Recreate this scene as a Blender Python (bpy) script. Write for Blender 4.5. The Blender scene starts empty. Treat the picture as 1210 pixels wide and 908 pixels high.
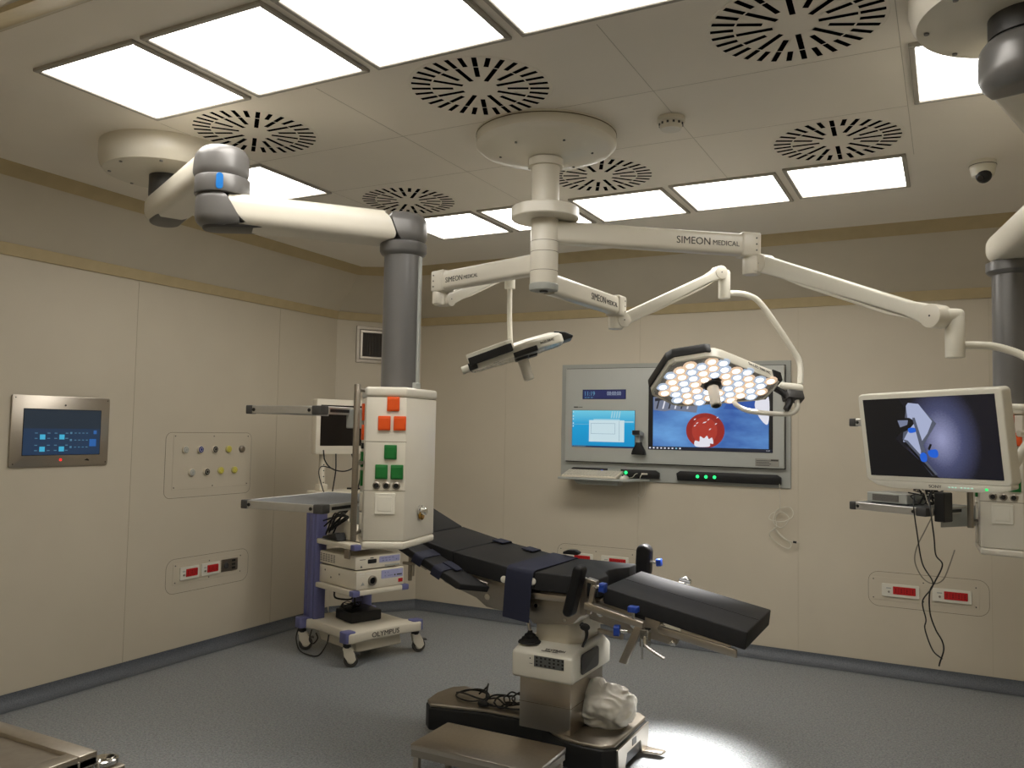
import bpy, bmesh, math, random
from mathutils import Vector, Matrix, noise
random.seed(7)
PI = math.pi
V = Vector
COL = bpy.context.scene.collection
SC = bpy.context.scene

# ------------------------------------------------------------------ materials
def lin(c):
    return tuple((x / 12.92 if x <= 0.04045 else ((x + 0.055) / 1.055) ** 2.4) for x in [v / 255.0 for v in c])

MATS = {}
def mat(name, rgb, rough=0.5, metal=0.0, var=0.04, scale=30.0, bump=0.0, bscale=200.0, coat=0.0, linear=False, brushed=False):
    if name in MATS: return MATS[name]
    m = bpy.data.materials.new(name); m.use_nodes = True
    nt = m.node_tree; b = nt.nodes['Principled BSDF']
    c = rgb if linear else lin(rgb)
    tc = nt.nodes.new('ShaderNodeTexCoord')
    nz = nt.nodes.new('ShaderNodeTexNoise'); nz.inputs['Scale'].default_value = scale; nz.inputs['Detail'].default_value = 4
    if brushed:
        mp = nt.nodes.new('ShaderNodeMapping'); mp.inputs['Scale'].default_value = (1, 1, 25)
        nt.links.new(tc.outputs['Object'], mp.inputs[0]); nt.links.new(mp.outputs[0], nz.inputs['Vector'])
    else:
        nt.links.new(tc.outputs['Object'], nz.inputs['Vector'])
    rp = nt.nodes.new('ShaderNodeValToRGB')
    rp.color_ramp.elements[0].position = 0.3; rp.color_ramp.elements[1].position = 0.7
    rp.color_ramp.elements[0].color = (*[x * (1 - var) for x in c], 1)
    rp.color_ramp.elements[1].color = (*[min(1, x * (1 + var)) for x in c], 1)
    nt.links.new(nz.outputs['Fac'], rp.inputs[0]); nt.links.new(rp.outputs[0], b.inputs['Base Color'])
    b.inputs['Roughness'].default_value = rough; b.inputs['Metallic'].default_value = metal
    if coat: b.inputs['Coat Weight'].default_value = coat
    if bump:
        n2 = nt.nodes.new('ShaderNodeTexNoise'); n2.inputs['Scale'].default_value = bscale; n2.inputs['Detail'].default_value = 3
        nt.links.new(tc.outputs['Object'], n2.inputs['Vector'])
        bp = nt.nodes.new('ShaderNodeBump'); bp.inputs['Strength'].default_value = bump; bp.inputs['Distance'].default_value = 0.002
        nt.links.new(n2.outputs['Fac'], bp.inputs['Height']); nt.links.new(bp.outputs[0], b.inputs['Normal'])
    MATS[name] = m
    return m

def emit(name, rgb, strength=1.0, base=(0.02, 0.02, 0.02)):
    if name in MATS: return MATS[name]
    m = bpy.data.materials.new(name); m.use_nodes = True
    b = m.node_tree.nodes['Principled BSDF']
    b.inputs['Base Color'].default_value = (*base, 1); b.inputs['Roughness'].default_value = 0.35
    b.inputs['Emission Color'].default_value = (*lin(rgb), 1); b.inputs['Emission Strength'].default_value = strength
    MATS[name] = m
    return m

def speckle_floor():
    m = bpy.data.materials.new('speckled_vinyl'); m.use_nodes = True
    nt = m.node_tree; b = nt.nodes['Principled BSDF']
    tc = nt.nodes.new('ShaderNodeTexCoord')
    a = nt.nodes.new('ShaderNodeTexNoise'); a.inputs['Scale'].default_value = 85; a.inputs['Detail'].default_value = 3
    v = nt.nodes.new('ShaderNodeTexVoronoi'); v.inputs['Scale'].default_value = 230
    g = nt.nodes.new('ShaderNodeTexNoise'); g.inputs['Scale'].default_value = 2.0
    for n in (a, v, g): nt.links.new(tc.outputs['Object'], n.inputs['Vector'])
    r = nt.nodes.new('ShaderNodeValToRGB')
    r.color_ramp.elements[0].position = 0.32; r.color_ramp.elements[0].color = (0.085, 0.095, 0.105, 1)
    r.color_ramp.elements[1].position = 0.68; r.color_ramp.elements[1].color = (0.30, 0.315, 0.33, 1)
    nt.links.new(a.outputs['Fac'], r.inputs[0])
    hs = nt.nodes.new('ShaderNodeMix'); hs.data_type = 'RGBA'; hs.blend_type = 'MIX'
    hs.inputs[0].default_value = 0.22
    nt.links.new(r.outputs[0], hs.inputs[6]); nt.links.new(v.outputs['Color'], hs.inputs[7])
    bw = nt.nodes.new('ShaderNodeMix'); bw.data_type = 'RGBA'; bw.blend_type = 'MULTIPLY'; bw.inputs[0].default_value = 1
    bw.inputs[7].default_value = (0.80, 0.84, 0.86, 1)
    sat = nt.nodes.new('ShaderNodeHueSaturation'); sat.inputs['Saturation'].default_value = 0.22; sat.inputs['Value'].default_value = 1.0
    nt.links.new(hs.outputs[2], sat.inputs['Color']); nt.links.new(sat.outputs[0], bw.inputs[6])
    nt.links.new(bw.outputs[2], b.inputs['Base Color'])
    b.inputs['Roughness'].default_value = 0.42
    MATS['floor'] = m
    return m

FLOOR = speckle_floor()
WALL = mat('cream_wall_panel', (0.60, 0.535, 0.42), 0.55, 0, 0.02, 3, 0.05, 250, linear=True)
COVE = mat('cove_panel', (0.60, 0.54, 0.43), 0.6, 0, 0.03, 3, 0.08, 250, linear=True)
CEIL = mat('ceiling_panel', (0.87, 0.815, 0.725), 0.5, 0, 0.02, 2, 0.03, 200, linear=True)
TRIM = mat('tan_trim', (0.50, 0.40, 0.225), 0.55, 0, 0.05, 12, linear=True)
SKIRT = mat('dark_vinyl_skirting', (0.10, 0.11, 0.125), 0.5, 0, 0.35, 160, linear=True)
GROOVE = mat('panel_joint', (104, 94, 74), 0.8)
WHITE = mat('white_enamel', (226, 222, 208), 0.35, 0, 0.015, 8, coat=0.2)
IVORY = mat('ivory_enamel', (222, 216, 201), 0.35, 0, 0.015, 8, coat=0.2)
WARMW = mat('warm_white_plastic', (222, 214, 196), 0.45, 0, 0.015, 8)
LGREY = mat('light_grey_paint', (168, 170, 164), 0.45, 0, 0.02, 6)
MGREY = mat('grey_paint', (118, 116, 114), 0.32, 0.25, 0.03, 6)
COLG = mat('grey_column_paint', (114, 113, 112), 0.3, 0.35, 0.03, 6)
DGREY = mat('dark_grey_plastic', (66, 65, 64), 0.4)
BLACK = mat('black_plastic', (18, 18, 19), 0.45)
RUBBER = mat('black_rubber', (24, 24, 24), 0.75)
GREYRUB = mat('grey_wheel_rubber', (70, 68, 64), 0.7)
PAD = mat('black_pad_cover', (45, 45, 46), 0.55, 0, 0.05, 40, 0.08, 120)
PAD.node_tree.nodes['Principled BSDF'].inputs['Specular IOR Level'].default_value = 0.15
PADSIDE = mat('dark_pad_side', (18, 18, 20), 0.45, 0, 0.05, 40, 0.1, 120)
PADSIDE.node_tree.nodes['Principled BSDF'].inputs['Specular IOR Level'].default_value = 0.3
NAVY = mat('navy_webbing', (27, 31, 54), 0.7, 0, 0.08, 300, 0.3, 500)
STEEL = mat('brushed_steel', (186, 178, 166), 0.3, 1.0, 0.05, 60, brushed=True)
STEELD = mat('satin_steel', (160, 152, 140), 0.38, 1.0, 0.06, 40, brushed=True)
CHROME = mat('polished_chrome', (215, 214, 210), 0.12, 1.0, 0.01)
ALU = mat('aluminium', (196, 194, 188), 0.38, 0.75, 0.03, 50)
BLUE = mat('blue_knob_plastic', (24, 60, 150), 0.35)
CYAN = mat('blue_badge', (0, 110, 190), 0.35)
ORANGE = mat('orange_outlet', (228, 84, 14), 0.45)
GREEN = mat('green_outlet', (16, 112, 44), 0.45)
PURPLE = mat('lilac_plastic', (104, 106, 152), 0.45)
LILAC = mat('lilac_control_area', (168, 170, 208), 0.45)
RED = mat('red_socket', (190, 22, 24), 0.5)
DRED = mat('dark_red_socket_hole', (60, 8, 8), 0.7)
YELL = mat('yellow_ring', (205, 195, 70), 0.5)
BLUR = mat('blue_ring', (36, 50, 130), 0.5)
BRASS = mat('brass', (190, 150, 80), 0.25, 1.0)
TEXT = mat('dark_lettering', (60, 58, 54), 0.6)
CLOTH = mat('white_cotton', (243, 238, 226), 0.85, 0, 0.03, 20, 0.3, 300)
WCABLE = mat('white_cable', (210, 205, 190), 0.5)
GCABLE = mat('grey_cable', (130, 124, 110), 0.5)
SCREENOFF = mat('dark_screen', (16, 11, 12), 0.15, 0, 0.01, coat=0.3)
SHELFTOP = mat('grey_blue_shelf', (122, 126, 130), 0.4)
PANEL_L = 8.6
LIGHT = emit('light_diffuser', (255, 251, 244), PANEL_L, (0.8, 0.8, 0.8))

# ------------------------------------------------------------------ mesh builder (world coordinates)
def frame(o, x, y, z=None):
    x = V(x).normalized(); y = V(y)
    y = (y - x * x.dot(y)).normalized()
    z = x.cross(y)
    m = Matrix((x, y, z)).transposed().to_4x4()
    m.translation = V(o)
    return m

class MB:
    def __init__(s, M=None):
        s.bm = bmesh.new(); s.M = M or Matrix()
    def _add(s, verts, faces):
        vs = [s.bm.verts.new(s.M @ V(p)) for p in verts]
        for f in faces:
            try: s.bm.faces.new([vs[i] for i in f])
            except ValueError: pass
        return vs
    def box(s, x0, x1, y0, y1, z0, z1, bev=0.0, seg=2):
        return s.prism([(x0, y0), (x1, y0), (x1, y1), (x0, y1)], z0, z1, bev, seg)
    def prism(s, poly, z0, z1, bev=0.0, seg=2, T=None):
        # bevelled prism of a polygon in the local XY plane, T maps local to builder space
        b = bmesh.new()
        T = T or Matrix()
        n = len(poly)
        lo = [b.verts.new((p[0], p[1], z0)) for p in poly]
        hi = [b.verts.new((p[0], p[1], z1)) for p in poly]
        b.faces.new(lo[::-1]); b.faces.new(hi)
        for i in range(n):
            j = (i + 1) % n
            b.faces.new([lo[i], lo[j], hi[j], hi[i]])
        bmesh.ops.recalc_face_normals(b, faces=b.faces)
        if bev:
            bmesh.ops.bevel(b, geom=[e for e in b.edges if len(e.link_faces) == 2 and e.calc_face_angle(0) > 0.35], offset=bev, segments=seg, affect='EDGES', profile=0.5, clamp_overlap=True)
        s.merge(b, T)
        b.free()
    def merge(s, b, T=None):
        T = s.M @ (T or Matrix())
        mp = {}
        for v in b.verts: mp[v] = s.bm.verts.new(T @ v.co)
        for f in b.faces:
            try: s.bm.faces.new([mp[v] for v in f.verts])
            except ValueError: pass
    def cyl(s, p0, p1, r0, r1=None, n=24, bev=0.0):
        r1 = r0 if r1 is None else r1
        p0, p1 = V(p0), V(p1); d = p1 - p0; L = d.length
        z = d.normalized(); x = z.orthogonal().normalized(); y = z.cross(x)
        prof = [(r0, 0), (r1, L)]
        if bev: prof = [(r0 - bev, 0), (r0 - bev * .3, bev * .3), (r0, bev), (r1, L - bev), (r1 - bev * .3, L - bev * .3), (r1 - bev, L)]
        s._lathe(prof, p0, x, y, z, n)
    def lathe(s, prof, c, n=48, axis=(0, 0, 1)):
        z = V(axis).normalized(); x = z.orthogonal().normalized(); y = z.cross(x)
        s._lathe(prof, V(c), x, y, z, n)
    def _lathe(s, prof, c, x, y, z, n):
        vs = []; idx = []
        for (r, h) in prof:
            ring = []
            if r < 1e-6:
                ring = [len(vs)] * n; vs.append(c + z * h)
            else:
                for i in range(n):
                    a = 2 * PI * i / n
                    ring.append(len(vs)); vs.append(c + x * (r * math.cos(a)) + y * (r * math.sin(a)) + z * h)
            idx.append(ring)
        fs = []
        for k in range(len(prof) - 1):
            for i in range(n):
                j = (i + 1) % n
                f = [idx[k][i], idx[k][j], idx[k + 1][j], idx[k + 1][i]]
                g = []
                for q in f:
                    if q not in g: g.append(q)
                if len(g) > 2: fs.append(g)
        if prof[0][0] > 1e-6: fs.append(idx[0][::-1])
        if prof[-1][0] > 1e-6: fs.append(idx[-1])
        s._add(vs, fs)
    def tube(s, pts, r, n=10, smooth=True, res=8, closed=False):
        pts = [V(p) for p in pts]
        if smooth and len(pts) > 2:
            q = []
            m = len(pts)
            for i in range(m if closed else m - 1):
                p1, p2 = pts[i], pts[(i + 1) % m]
                p0 = pts[(i - 1) % m] if (closed or i > 0) else p1 * 2 - p2
                p3 = pts[(i + 2) % m] if (closed or i + 2 < m) else p2 * 2 - p1
                for k in range(res):
                    t = k / res
                    q.append(0.5 * ((2 * p1) + (p2 - p0) * t + (2 * p0 - 5 * p1 + 4 * p2 - p3) * t * t + (3 * p1 - p0 - 3 * p2 + p3) * t ** 3))
            if not closed: q.append(pts[-1])
            pts = q
        vs = []; fs = []; m = len(pts); nrm = None
        for i, p in enumerate(pts):
            a = pts[i - 1] if (i > 0 or closed) else p
            b = pts[(i + 1) % m] if (i < m - 1 or closed) else p
            t = (b - a)
            if t.length < 1e-9: t = V((0, 0, 1))
            t.normalize()
            nrm = t.orthogonal().normalized() if nrm is None else (nrm - t * t.dot(nrm)).normalized()
            bi = t.cross(nrm)
            rr = r(i / (m - 1)) if callable(r) else r
            for k in range(n):
                a_ = 2 * PI * k / n
                vs.append(p + nrm * (rr * math.cos(a_)) + bi * (rr * math.sin(a_)))
        for i in range(m if closed else m - 1):
            for k in range(n):
                j = (k + 1) % n; i2 = (i + 1) % m
                fs.append([i * n + k, i * n + j, i2 * n + j, i2 * n + k])
        if not closed:
            fs.append(list(range(n))[::-1]); fs.append([(m - 1) * n + k for k in range(n)])
        s._add(vs, fs)
    def quad(s, pts): s._add(pts, [list(range(len(pts)))])
    def sphere(s, c, r, sc=(1, 1, 1), seg=20, T=None):
        b = bmesh.new(); bmesh.ops.create_uvsphere(b, u_segments=seg, v_segments=seg // 2, radius=r)
        for v in b.verts: v.co = V((v.co.x * sc[0], v.co.y * sc[1], v.co.z * sc[2])) + V(c)
        s.merge(b, T); b.free()
    def stadium(s, p0, p1, w, h, bev=0.03, seg=4, t0=None, t1=None, e0=True, e1=True, n=14, sl0=0.0, sl1=0.0):
        # rounded beam: stadium plan between p0 and p1 (horizontal), height h centred on p
        p0, p1 = V(p0), V(p1); d = p1 - p0; L = d.length
        T = frame(p0, d, V((0, 0, 1)).cross(d))
        r = w / 2
        a0 = 0 if t0 is None else t0; a1 = L if t1 is None else t1
        poly = []
        if e0:
            for i in range(n + 1):
                a = PI / 2 + PI * i / n; poly.append((a0 + r * math.cos(a), r * math.sin(a)))
        else: poly += [(a0, r), (a0, -r)]
        if e1:
            for i in range(n + 1):
                a = -PI / 2 + PI * i / n; poly.append((a1 + r * math.cos(a), r * math.sin(a)))
        else: poly += [(a1, -r), (a1, r)]
        b = bmesh.new(); k = len(poly)
        lo = [b.verts.new((p[0], p[1], -h / 2)) for p in poly]; hi = [b.verts.new((p[0], p[1], h / 2)) for p in poly]
        b.faces.new(lo[::-1]); b.faces.new(hi)
        for i in range(k): b.faces.new([lo[i], lo[(i + 1) % k], hi[(i + 1) % k], hi[i]])
        bmesh.ops.recalc_face_normals(b, faces=b.faces)
        ed = [e for e in b.edges if abs(e.verts[0].co.z - e.verts[1].co.z) < 1e-6]
        bmesh.ops.bevel(b, geom=ed, offset=bev, segments=seg, affect='EDGES', profile=0.5, clamp_overlap=True)
        for v in b.verts:     # slanted cut of the open ends
            if not e0 and v.co.x < a0 + 0.02: v.co.x += sl0 * (v.co.z / h)
            if not e1 and v.co.x > a1 - 0.02: v.co.x += sl1 * (v.co.z / h)
        s.merge(b, T); b.free()
    def text(s, body, size, M, align='LEFT', sx=1.0, depth=0.0006):
        cu = bpy.data.curves.new('lettering', 'FONT'); cu.body = body; cu.size = size; cu.align_x = align; cu.extrude = depth; cu.resolution_u = 3
        o = bpy.data.objects.new('lettering', cu); COL.objects.link(o)
        dg = bpy.context.evaluated_depsgraph_get(); dg.update()
        me = bpy.data.meshes.new_from_object(o.evaluated_get(dg))
        b = bmesh.new(); b.from_mesh(me)
        s.merge(b, M @ Matrix.Diagonal((sx, 1, 1, 1)))
        b.free(); bpy.data.meshes.remove(me); bpy.data.objects.remove(o); bpy.data.curves.remove(cu)

def rot_world(o):
    m = Matrix.Translation(o.location) @ o.rotation_euler.to_matrix().to_4x4()
    return rot_world(o.parent) @ m if o.parent else m

def obj(name, mb, m, parent=None, loc=None, angle=35, label=None):
    bm = mb.bm
    bmesh.ops.recalc_face_normals(bm, faces=bm.faces)
    me = bpy.data.meshes.new(name)
    o = bpy.data.objects.new(name, me)
    if parent is not None:
        o.parent = parent; inv = rot_world(parent).inverted()
        bmesh.ops.transform(bm, matrix=inv, verts=bm.verts)
    elif loc is not None:
        o.location = V(loc); bmesh.ops.translate(bm, vec=-V(loc), verts=bm.verts)
    bm.to_mesh(me); bm.free()
    me.materials.append(m)
    for p in me.polygons: p.use_smooth = True
    me.set_sharp_from_angle(angle=math.radians(angle))
    COL.objects.link(o)
    if label: o['label'] = label
    return o

def tag(o, label, cat, group=None, kind=None):
    o['label'] = label; o['category'] = cat
    if group: o['group'] = group
    if kind: o['kind'] = kind
    return o
def thing(name, label, cat, loc=(0, 0, 0), rz=0.0, group=None):
    o = bpy.data.objects.new(name, None); o.empty_display_size = 0.1
    COL.objects.link(o); o.location = V(loc); o.rotation_euler = (0, 0, rz)
    return tag(o, label, cat, group)
def struct(name, mb, m, angle=35):
    o = obj(name, mb, m, angle=angle); o['kind'] = 'structure'
    return o
def dup(root, loc, label):
    r = root.copy(); COL.objects.link(r); r.location = V(loc); r['label'] = label
    for ch in list(root.children):
        c = ch.copy(); COL.objects.link(c); c.parent = r
        for g in ch.children:
            d = g.copy(); COL.objects.link(d); d.parent = c
    return r
def prism_y(poly_xz):   # matrix that maps a polygon (x,z) with extrusion along +Y
    return Matrix(((1, 0, 0, 0), (0, 0, 1, 0), (0, 1, 0, 0), (0, 0, 0, 1)))
PY = Matrix(((1, 0, 0, 0), (0, 0, 1, 0), (0, 1, 0, 0), (0, 0, 0, 1)))     # local (a,b,c) -> (a, c, b)
PX = Matrix(((0, 0, 1, 0), (1, 0, 0, 0), (0, 1, 0, 0), (0, 0, 0, 1)))     # local (a,b,c) -> (c, a, b)

# wall frames: local x to the right seen from the room, y up, z out of the wall into the room
def wallframe(o, right): return frame(o, right, (0, 0, 1))
LEFTW = lambda y, z, off=0.0: frame((-4.87 + off, y, z), (0, 1, 0), (0, 0, 1))
BACKW = lambda x, z, off=0.0: frame((x, 6.51 - off, z), (1, 0, 0), (0, 0, 1))

def rrect(x0, x1, y0, y1, r, n=6):
    p = []
    for cx, cy, a0 in ((x1 - r, y0 + r, -PI / 2), (x1 - r, y1 - r, 0), (x0 + r, y1 - r, PI / 2), (x0 + r, y0 + r, PI)):
        for i in range(n + 1):
            a = a0 + PI / 2 * i / n; p.append((cx + r * math.cos(a), cy + r * math.sin(a)))
    return p
def ring_outline(mb, x0, x1, y0, y1, r, w, z, M):
    # thin raised joint line following a rounded rectangle
    o = rrect(x0, x1, y0, y1, r); i_ = rrect(x0 + w, x1 - w, y0 + w, y1 - w, max(r - w, 0.001))
    n = len(o)
    vs = [M @ V((p[0], p[1], z)) for p in o] + [M @ V((p[0], p[1], z)) for p in i_]
    mb._add(vs, [[k, (k + 1) % n, n + (k + 1) % n, n + k] for k in range(n)])

# ------------------------------------------------------------------ room
RX, RY0, CZ = 1.49, 1.0, 3.08
lower = [(-4.87, RY0), (RX, RY0), (RX, 6.51), (-4.42, 6.51), (-4.87, 5.82)]      # plan of the vertical walls
upper = [(-4.47, 1.69), (0.95, 1.69), (0.95, 5.90), (-4.22, 5.90), (-4.55, 5.74)]  # plan of the flat ceiling

b = MB(); b.box(-4.95, 1.6, -1.6, 6.6, -0.1, 0.0); struct('floor', b, FLOOR)
b = MB(); b.prism(upper, CZ, CZ + 0.05); b.box(-5.0, 1.7, -1.7, 6.7, CZ + 0.05, CZ + 0.15)
struct('ceiling', b, CEIL)
WT = 2.70
def wall(name, pts, z0=0.0, z1=WT):
    b = MB(); b.prism(pts, z0, z1); return struct(name, b, WALL)
wall('wall_left', [(-4.95, RY0 - .1), (-4.87, RY0 - .1), (-4.87, 5.82), (-4.95, 5.86)])
wall('wall_corner', [(-4.87, 5.82), (-4.42, 6.51), (-4.48, 6.59), (-4.95, 5.86)])
wall('wall_back', [(-4.42, 6.51), (RX, 6.51), (RX, 6.59), (-4.48, 6.59)])
wall('wall_right', [(RX, RY0 - .1), (RX + .08, RY0 - .1), (RX + .08, 6.59), (RX, 6.51)])
b = MB(); b.box(-4.87, -1.80, RY0 - .1, RY0, 0, WT); b.box(1.2, RX, RY0 - .1, RY0, 0, WT)
struct('wall_front', b, WALL)
b = MB(); b.box(-1.90, -1.80, -1.5, RY0 - .1, 0, CZ); b.box(1.2, 1.3, -1.5, RY0 - .1, 0, CZ); b.box(-1.9, 1.3, -1.6, -1.5, 0, CZ)
struct('wall_corridor', b, WALL)
# sloped cove between wall tops and ceiling, with a tan trim at both edges
def lerp(a, c, t): return (a[0] + (c[0] - a[0]) * t, a[1] + (c[1] - a[1]) * t)
b = MB()
names = ['front', 'right', 'back', 'corner', 'left']
for i in range(5):
    j = (i + 1) % 5
    b._add([(*lower[i], WT - .005), (*lower[j], WT - .005), (*upper[j], CZ - .01), (*upper[i], CZ - .01)], [[0, 1, 2, 3]])
    b._add([(*lower[i], WT - .005), (*lower[j], WT - .005), (*lerp(lower[j], upper[j], -.2), WT + .3), (*lerp(lower[i], upper[i], -.2), WT + .3)], [[0, 1, 2, 3]])
struct('ceiling_cove', b, COVE)
for i in range(5):
    j = (i + 1) % 5
    b = MB()
    c = V((-1.7, 3.6))
    def ins(p, d):
        q = c - V(p); return V(p) + V((math.copysign(d, q.x) if abs(q.x) > .01 else 0, math.copysign(d, q.y)))
    A, B = lower[i], lower[j]; A2, B2 = ins(A, .012), ins(B, .012)
    b._add([(*A, 2.645), (*B, 2.645), (*B2, 2.645), (*A2, 2.645), (*lerp(A, upper[i], .04), 2.715), (*lerp(B, upper[j], .04), 2.715), (*lerp(A2, upper[i], .04), 2.715), (*lerp(B2, upper[j], .04), 2.715)],
           [[0, 1, 2, 3], [2, 3, 6, 7], [4, 5, 7, 6]])
    tw = .60 if i == 0 else .86
    A, B = lerp(lower[i], upper[i], tw), lerp(lower[j], upper[j], tw); A2, B2 = ins(A, .014), ins(B, .014)
    U, W = upper[i], upper[j]; U2, W2 = ins(U, .014), ins(W, .014)
    za = WT - .005 + (CZ - .01 - WT + .005) * tw
    b._add([(*A, za), (*B, za), (*B2, za - .006), (*A2, za - .006), (*U2, CZ), (*W2, CZ)], [[0, 1, 2, 3], [3, 2, 5, 4]])
    struct('trim_%d' % (i + 1), b, TRIM)
# coved dark skirting
def skirt(name, A, B):
    A, B = V((*A, 0)), V((*B, 0)); d = (B - A).normalized(); nrm = V((-d.y, d.x, 0))
    if nrm.dot(V((-1.7, 3.6, 0)) - A) < 0: nrm = -nrm
    prof = [(0.004, 0.085)] + [(0.004 + 0.075 * (1 - math.cos(a)), 0.003 + 0.075 * (1 - math.sin(a))) for a in [PI / 2 * k / 8 for k in range(9)]]
    b = MB(); vs = []
    for P in (A, B):
        for (o, z) in prof: vs.append(P + nrm * o + V((0, 0, z)))
    n = len(prof)
    b._add(vs, [[k, k + 1, n + k + 1, n + k] for k in range(n - 1)])
    struct(name, b, SKIRT)
skirt('baseboard_left', (-4.87, RY0), (-4.87, 5.80)); skirt('baseboard_corner', (-4.87, 5.82), (-4.42, 6.51))
skirt('baseboard_back', (-4.42, 6.51), (RX, 6.51)); skirt('baseboard_right', (RX, 6.51), (RX, RY0))
# fine joints of the ceiling panels and wall panels
b = MB()
for x in (-2.31, -1.06, -0.14, -3.25): b.box(x - .0012, x + .0012, 2.58, 4.48, CZ - .0006, CZ + .001)
for y in (3.20, 3.80): b.box(-3.25, -0.14, y - .0012, y + .0012, CZ - .0006, CZ + .001)
struct('trim_6', b, mat('ceiling_joint', (190, 183, 170), 0.7))
b = MB()
for x in (-3.5, -2.25, -1.0, 0.25): b.box(x - .001, x + .001, 6.508, 6.512, 0.085, 2.64)
for y in (2.3, 3.75, 5.1): b.box(-4.872, -4.868, y - .001, y + .001, 0.085, 2.64)
struct('trim_7', b, mat('wall_joint', (187, 177, 155), 0.7))

# ------------------------------------------------------------------ ceiling lights
FRAMEG = mat('panel_frame_grey', (165, 160, 150), .45)
def light_panel(x, y, w, d, label):
    t = thing('ceiling_light', label, 'ceiling light', (x, y, CZ), 0, 'square ceiling light panels')
    b = MB()
    for (x0, x1, y0, y1) in ((-w / 2, w / 2, -d / 2, -d / 2 + .022), (-w / 2, w / 2, d / 2 - .022, d / 2), (-w / 2, -w / 2 + .022, -d / 2 + .022, d / 2 - .022), (w / 2 - .022, w / 2, -d / 2 + .022, d / 2 - .022)):
        b.box(x + x0, x + x1, y + y0, y + y1, CZ - .012, CZ + .002, .003, 1)
    obj('frame', b, FRAMEG, t)
    b = MB(); b.box(x - w / 2 + .02, x + w / 2 - .02, y - d / 2 + .02, y + d / 2 - .02, CZ - .005, CZ + .001)
    obj('diffuser', b, LIGHT, t)
    return t
p0 = light_panel(-2.92, 2.24, .59, .59, 'white square light panel at the left end of the near ceiling row')
for x, y, l in ((-2.29, 2.24, 'white square light panel, second from the left in the near ceiling row'),
                (-1.66, 2.24, 'white square light panel, third from the left in the near ceiling row'),
                (-1.03, 2.24, 'white square light panel at the right end of the near ceiling row'),
                (-3.00, 4.80, 'white square light panel behind the left grey column at the far ceiling row'),
                (-2.37, 4.80, 'white square light panel mostly hidden by the white disc of the lamp column'),
                (-1.73, 4.80, 'white square light panel in the middle of the far ceiling row'),
                (-1.10, 4.78, 'white square light panel, second from the right in the far ceiling row'),
                (-0.47, 4.74, 'white square light panel at the right end of the far ceiling row'),
                (-3.55, 3.51, 'white square light panel just behind the blue-marked joint of the left boom'),
                (-.40, 2.24, 'white square light panel just outside the top of the photo, nearest the right boom cover'),
                (0.18, 3.48, 'white square light panel partly hidden by the right boom cover')):
    dup(p0, (x, y, CZ), l)

t = light_panel(-.35, -.65, .59, 1.19, 'long white fill light panel added out of view in the passage behind the doorway')  # unseen panel added as frontal fill for the back wall and table
t['group'] = 'added passage fill lights'

# ------------------------------------------------------------------ swirl air diffusers
SLOT = mat('slot_shadow', (7, 6, 6), .9, 0, .02)
SLOT.node_tree.nodes['Principled BSDF'].inputs['Specular IOR Level'].default_value = 0
def diffuser(x, y, label):
    t = thing('air_diffuser', label, 'air vent', (x, y, CZ), 0, 'round slotted ceiling diffusers')
    b = MB(); b.lathe([(0.0, -.0015), (.294, -.0015), (.296, .0), (.296, .002)], (x, y, CZ), 64)
    obj('face_plate', b, CEIL, t)
    b = MB()
    for k in range(32):
        a = 2 * PI * k / 32 + .04
        segs = [(.205, .283)]
        if k % 4 == 0: segs.append((.075, .198))
        elif k % 4 == 2: segs.append((.112, .198))
        for r0, r1 in segs:
            T = Matrix.Translation((x, y, CZ - .0022)) @ Matrix.Rotation(a, 4, 'Z')
            hw = .0098
            b._add([T @ V(p) for p in ((r0, -hw, 0), (r1, -hw, 0), (r1, hw, 0), (r0, hw, 0))], [[0, 1, 2, 3]])
    obj('slots', b, SLOT, t)
    return t
d0 = diffuser(-2.93, 2.86, 'round slotted ceiling vent nearest the left end light panel')
for x, y, l in ((-1.69, 2.87, 'round slotted ceiling vent in front of the lamp column canopy'),
                (-0.45, 2.87, 'largest-looking round slotted ceiling vent at the top edge near the right boom'),
                (-0.46, 4.12, 'round slotted ceiling vent above the right end light panel of the far row'),
                (-2.94, 4.15, 'round slotted ceiling vent directly above the top of the left grey column'),
                (-1.68, 4.16, 'round slotted ceiling vent half hidden behind the lamp column canopy')):
    dup(d0, (x, y, CZ), l)

# ------------------------------------------------------------------ smoke detector, dome camera
t = thing('smoke_detector', 'small cream smoke detector on the ceiling right of the lamp column', 'smoke detector', (-1.08, 3.51, CZ))
b = MB(); b.lathe([(0, -.002), (.06, -.002), (.062, -.022), (.056, -.026), (0, -.026)], (-1.08, 3.51, CZ)); obj('base', b, IVORY, t)
b = MB(); b.lathe([(.05, -.026), (.05, -.04), (.044, -.055), (0, -.058)], (-1.08, 3.51, CZ)); obj('sensor_head', b, IVORY, t)
b = MB()
for k in range(12):
    a = 2 * PI * k / 12; b.cyl((-1.08 + .0505 * math.cos(a), 3.51 + .0505 * math.sin(a), CZ - .029), (-1.08 + .0505 * math.cos(a), 3.51 + .0505 * math.sin(a), CZ - .038), .005, n=8)
obj('vent_slot', b, DGREY, t)
t = thing('dome_camera', 'white dome security camera with black lens ball on the ceiling at right', 'camera', (0.165, 4.74, CZ))
b = MB(); b.lathe([(0, 0), (.060, 0), (.062, -.02), (.056, -.05), (.05, -.075), (.03, -.085), (0, -.085)], (0.165, 4.74, CZ)); obj('housing', b, WHITE, t)
b = MB(); b.lathe([(.0625, -.021), (.0625, -.024)], (0.165, 4.74, CZ)); obj('housing_seam', b, DGREY, t)
b = MB(); b.sphere((0.168, 4.718, CZ - .080), .037); l_ = obj('lens_ball', b, BLACK, t)
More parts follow.
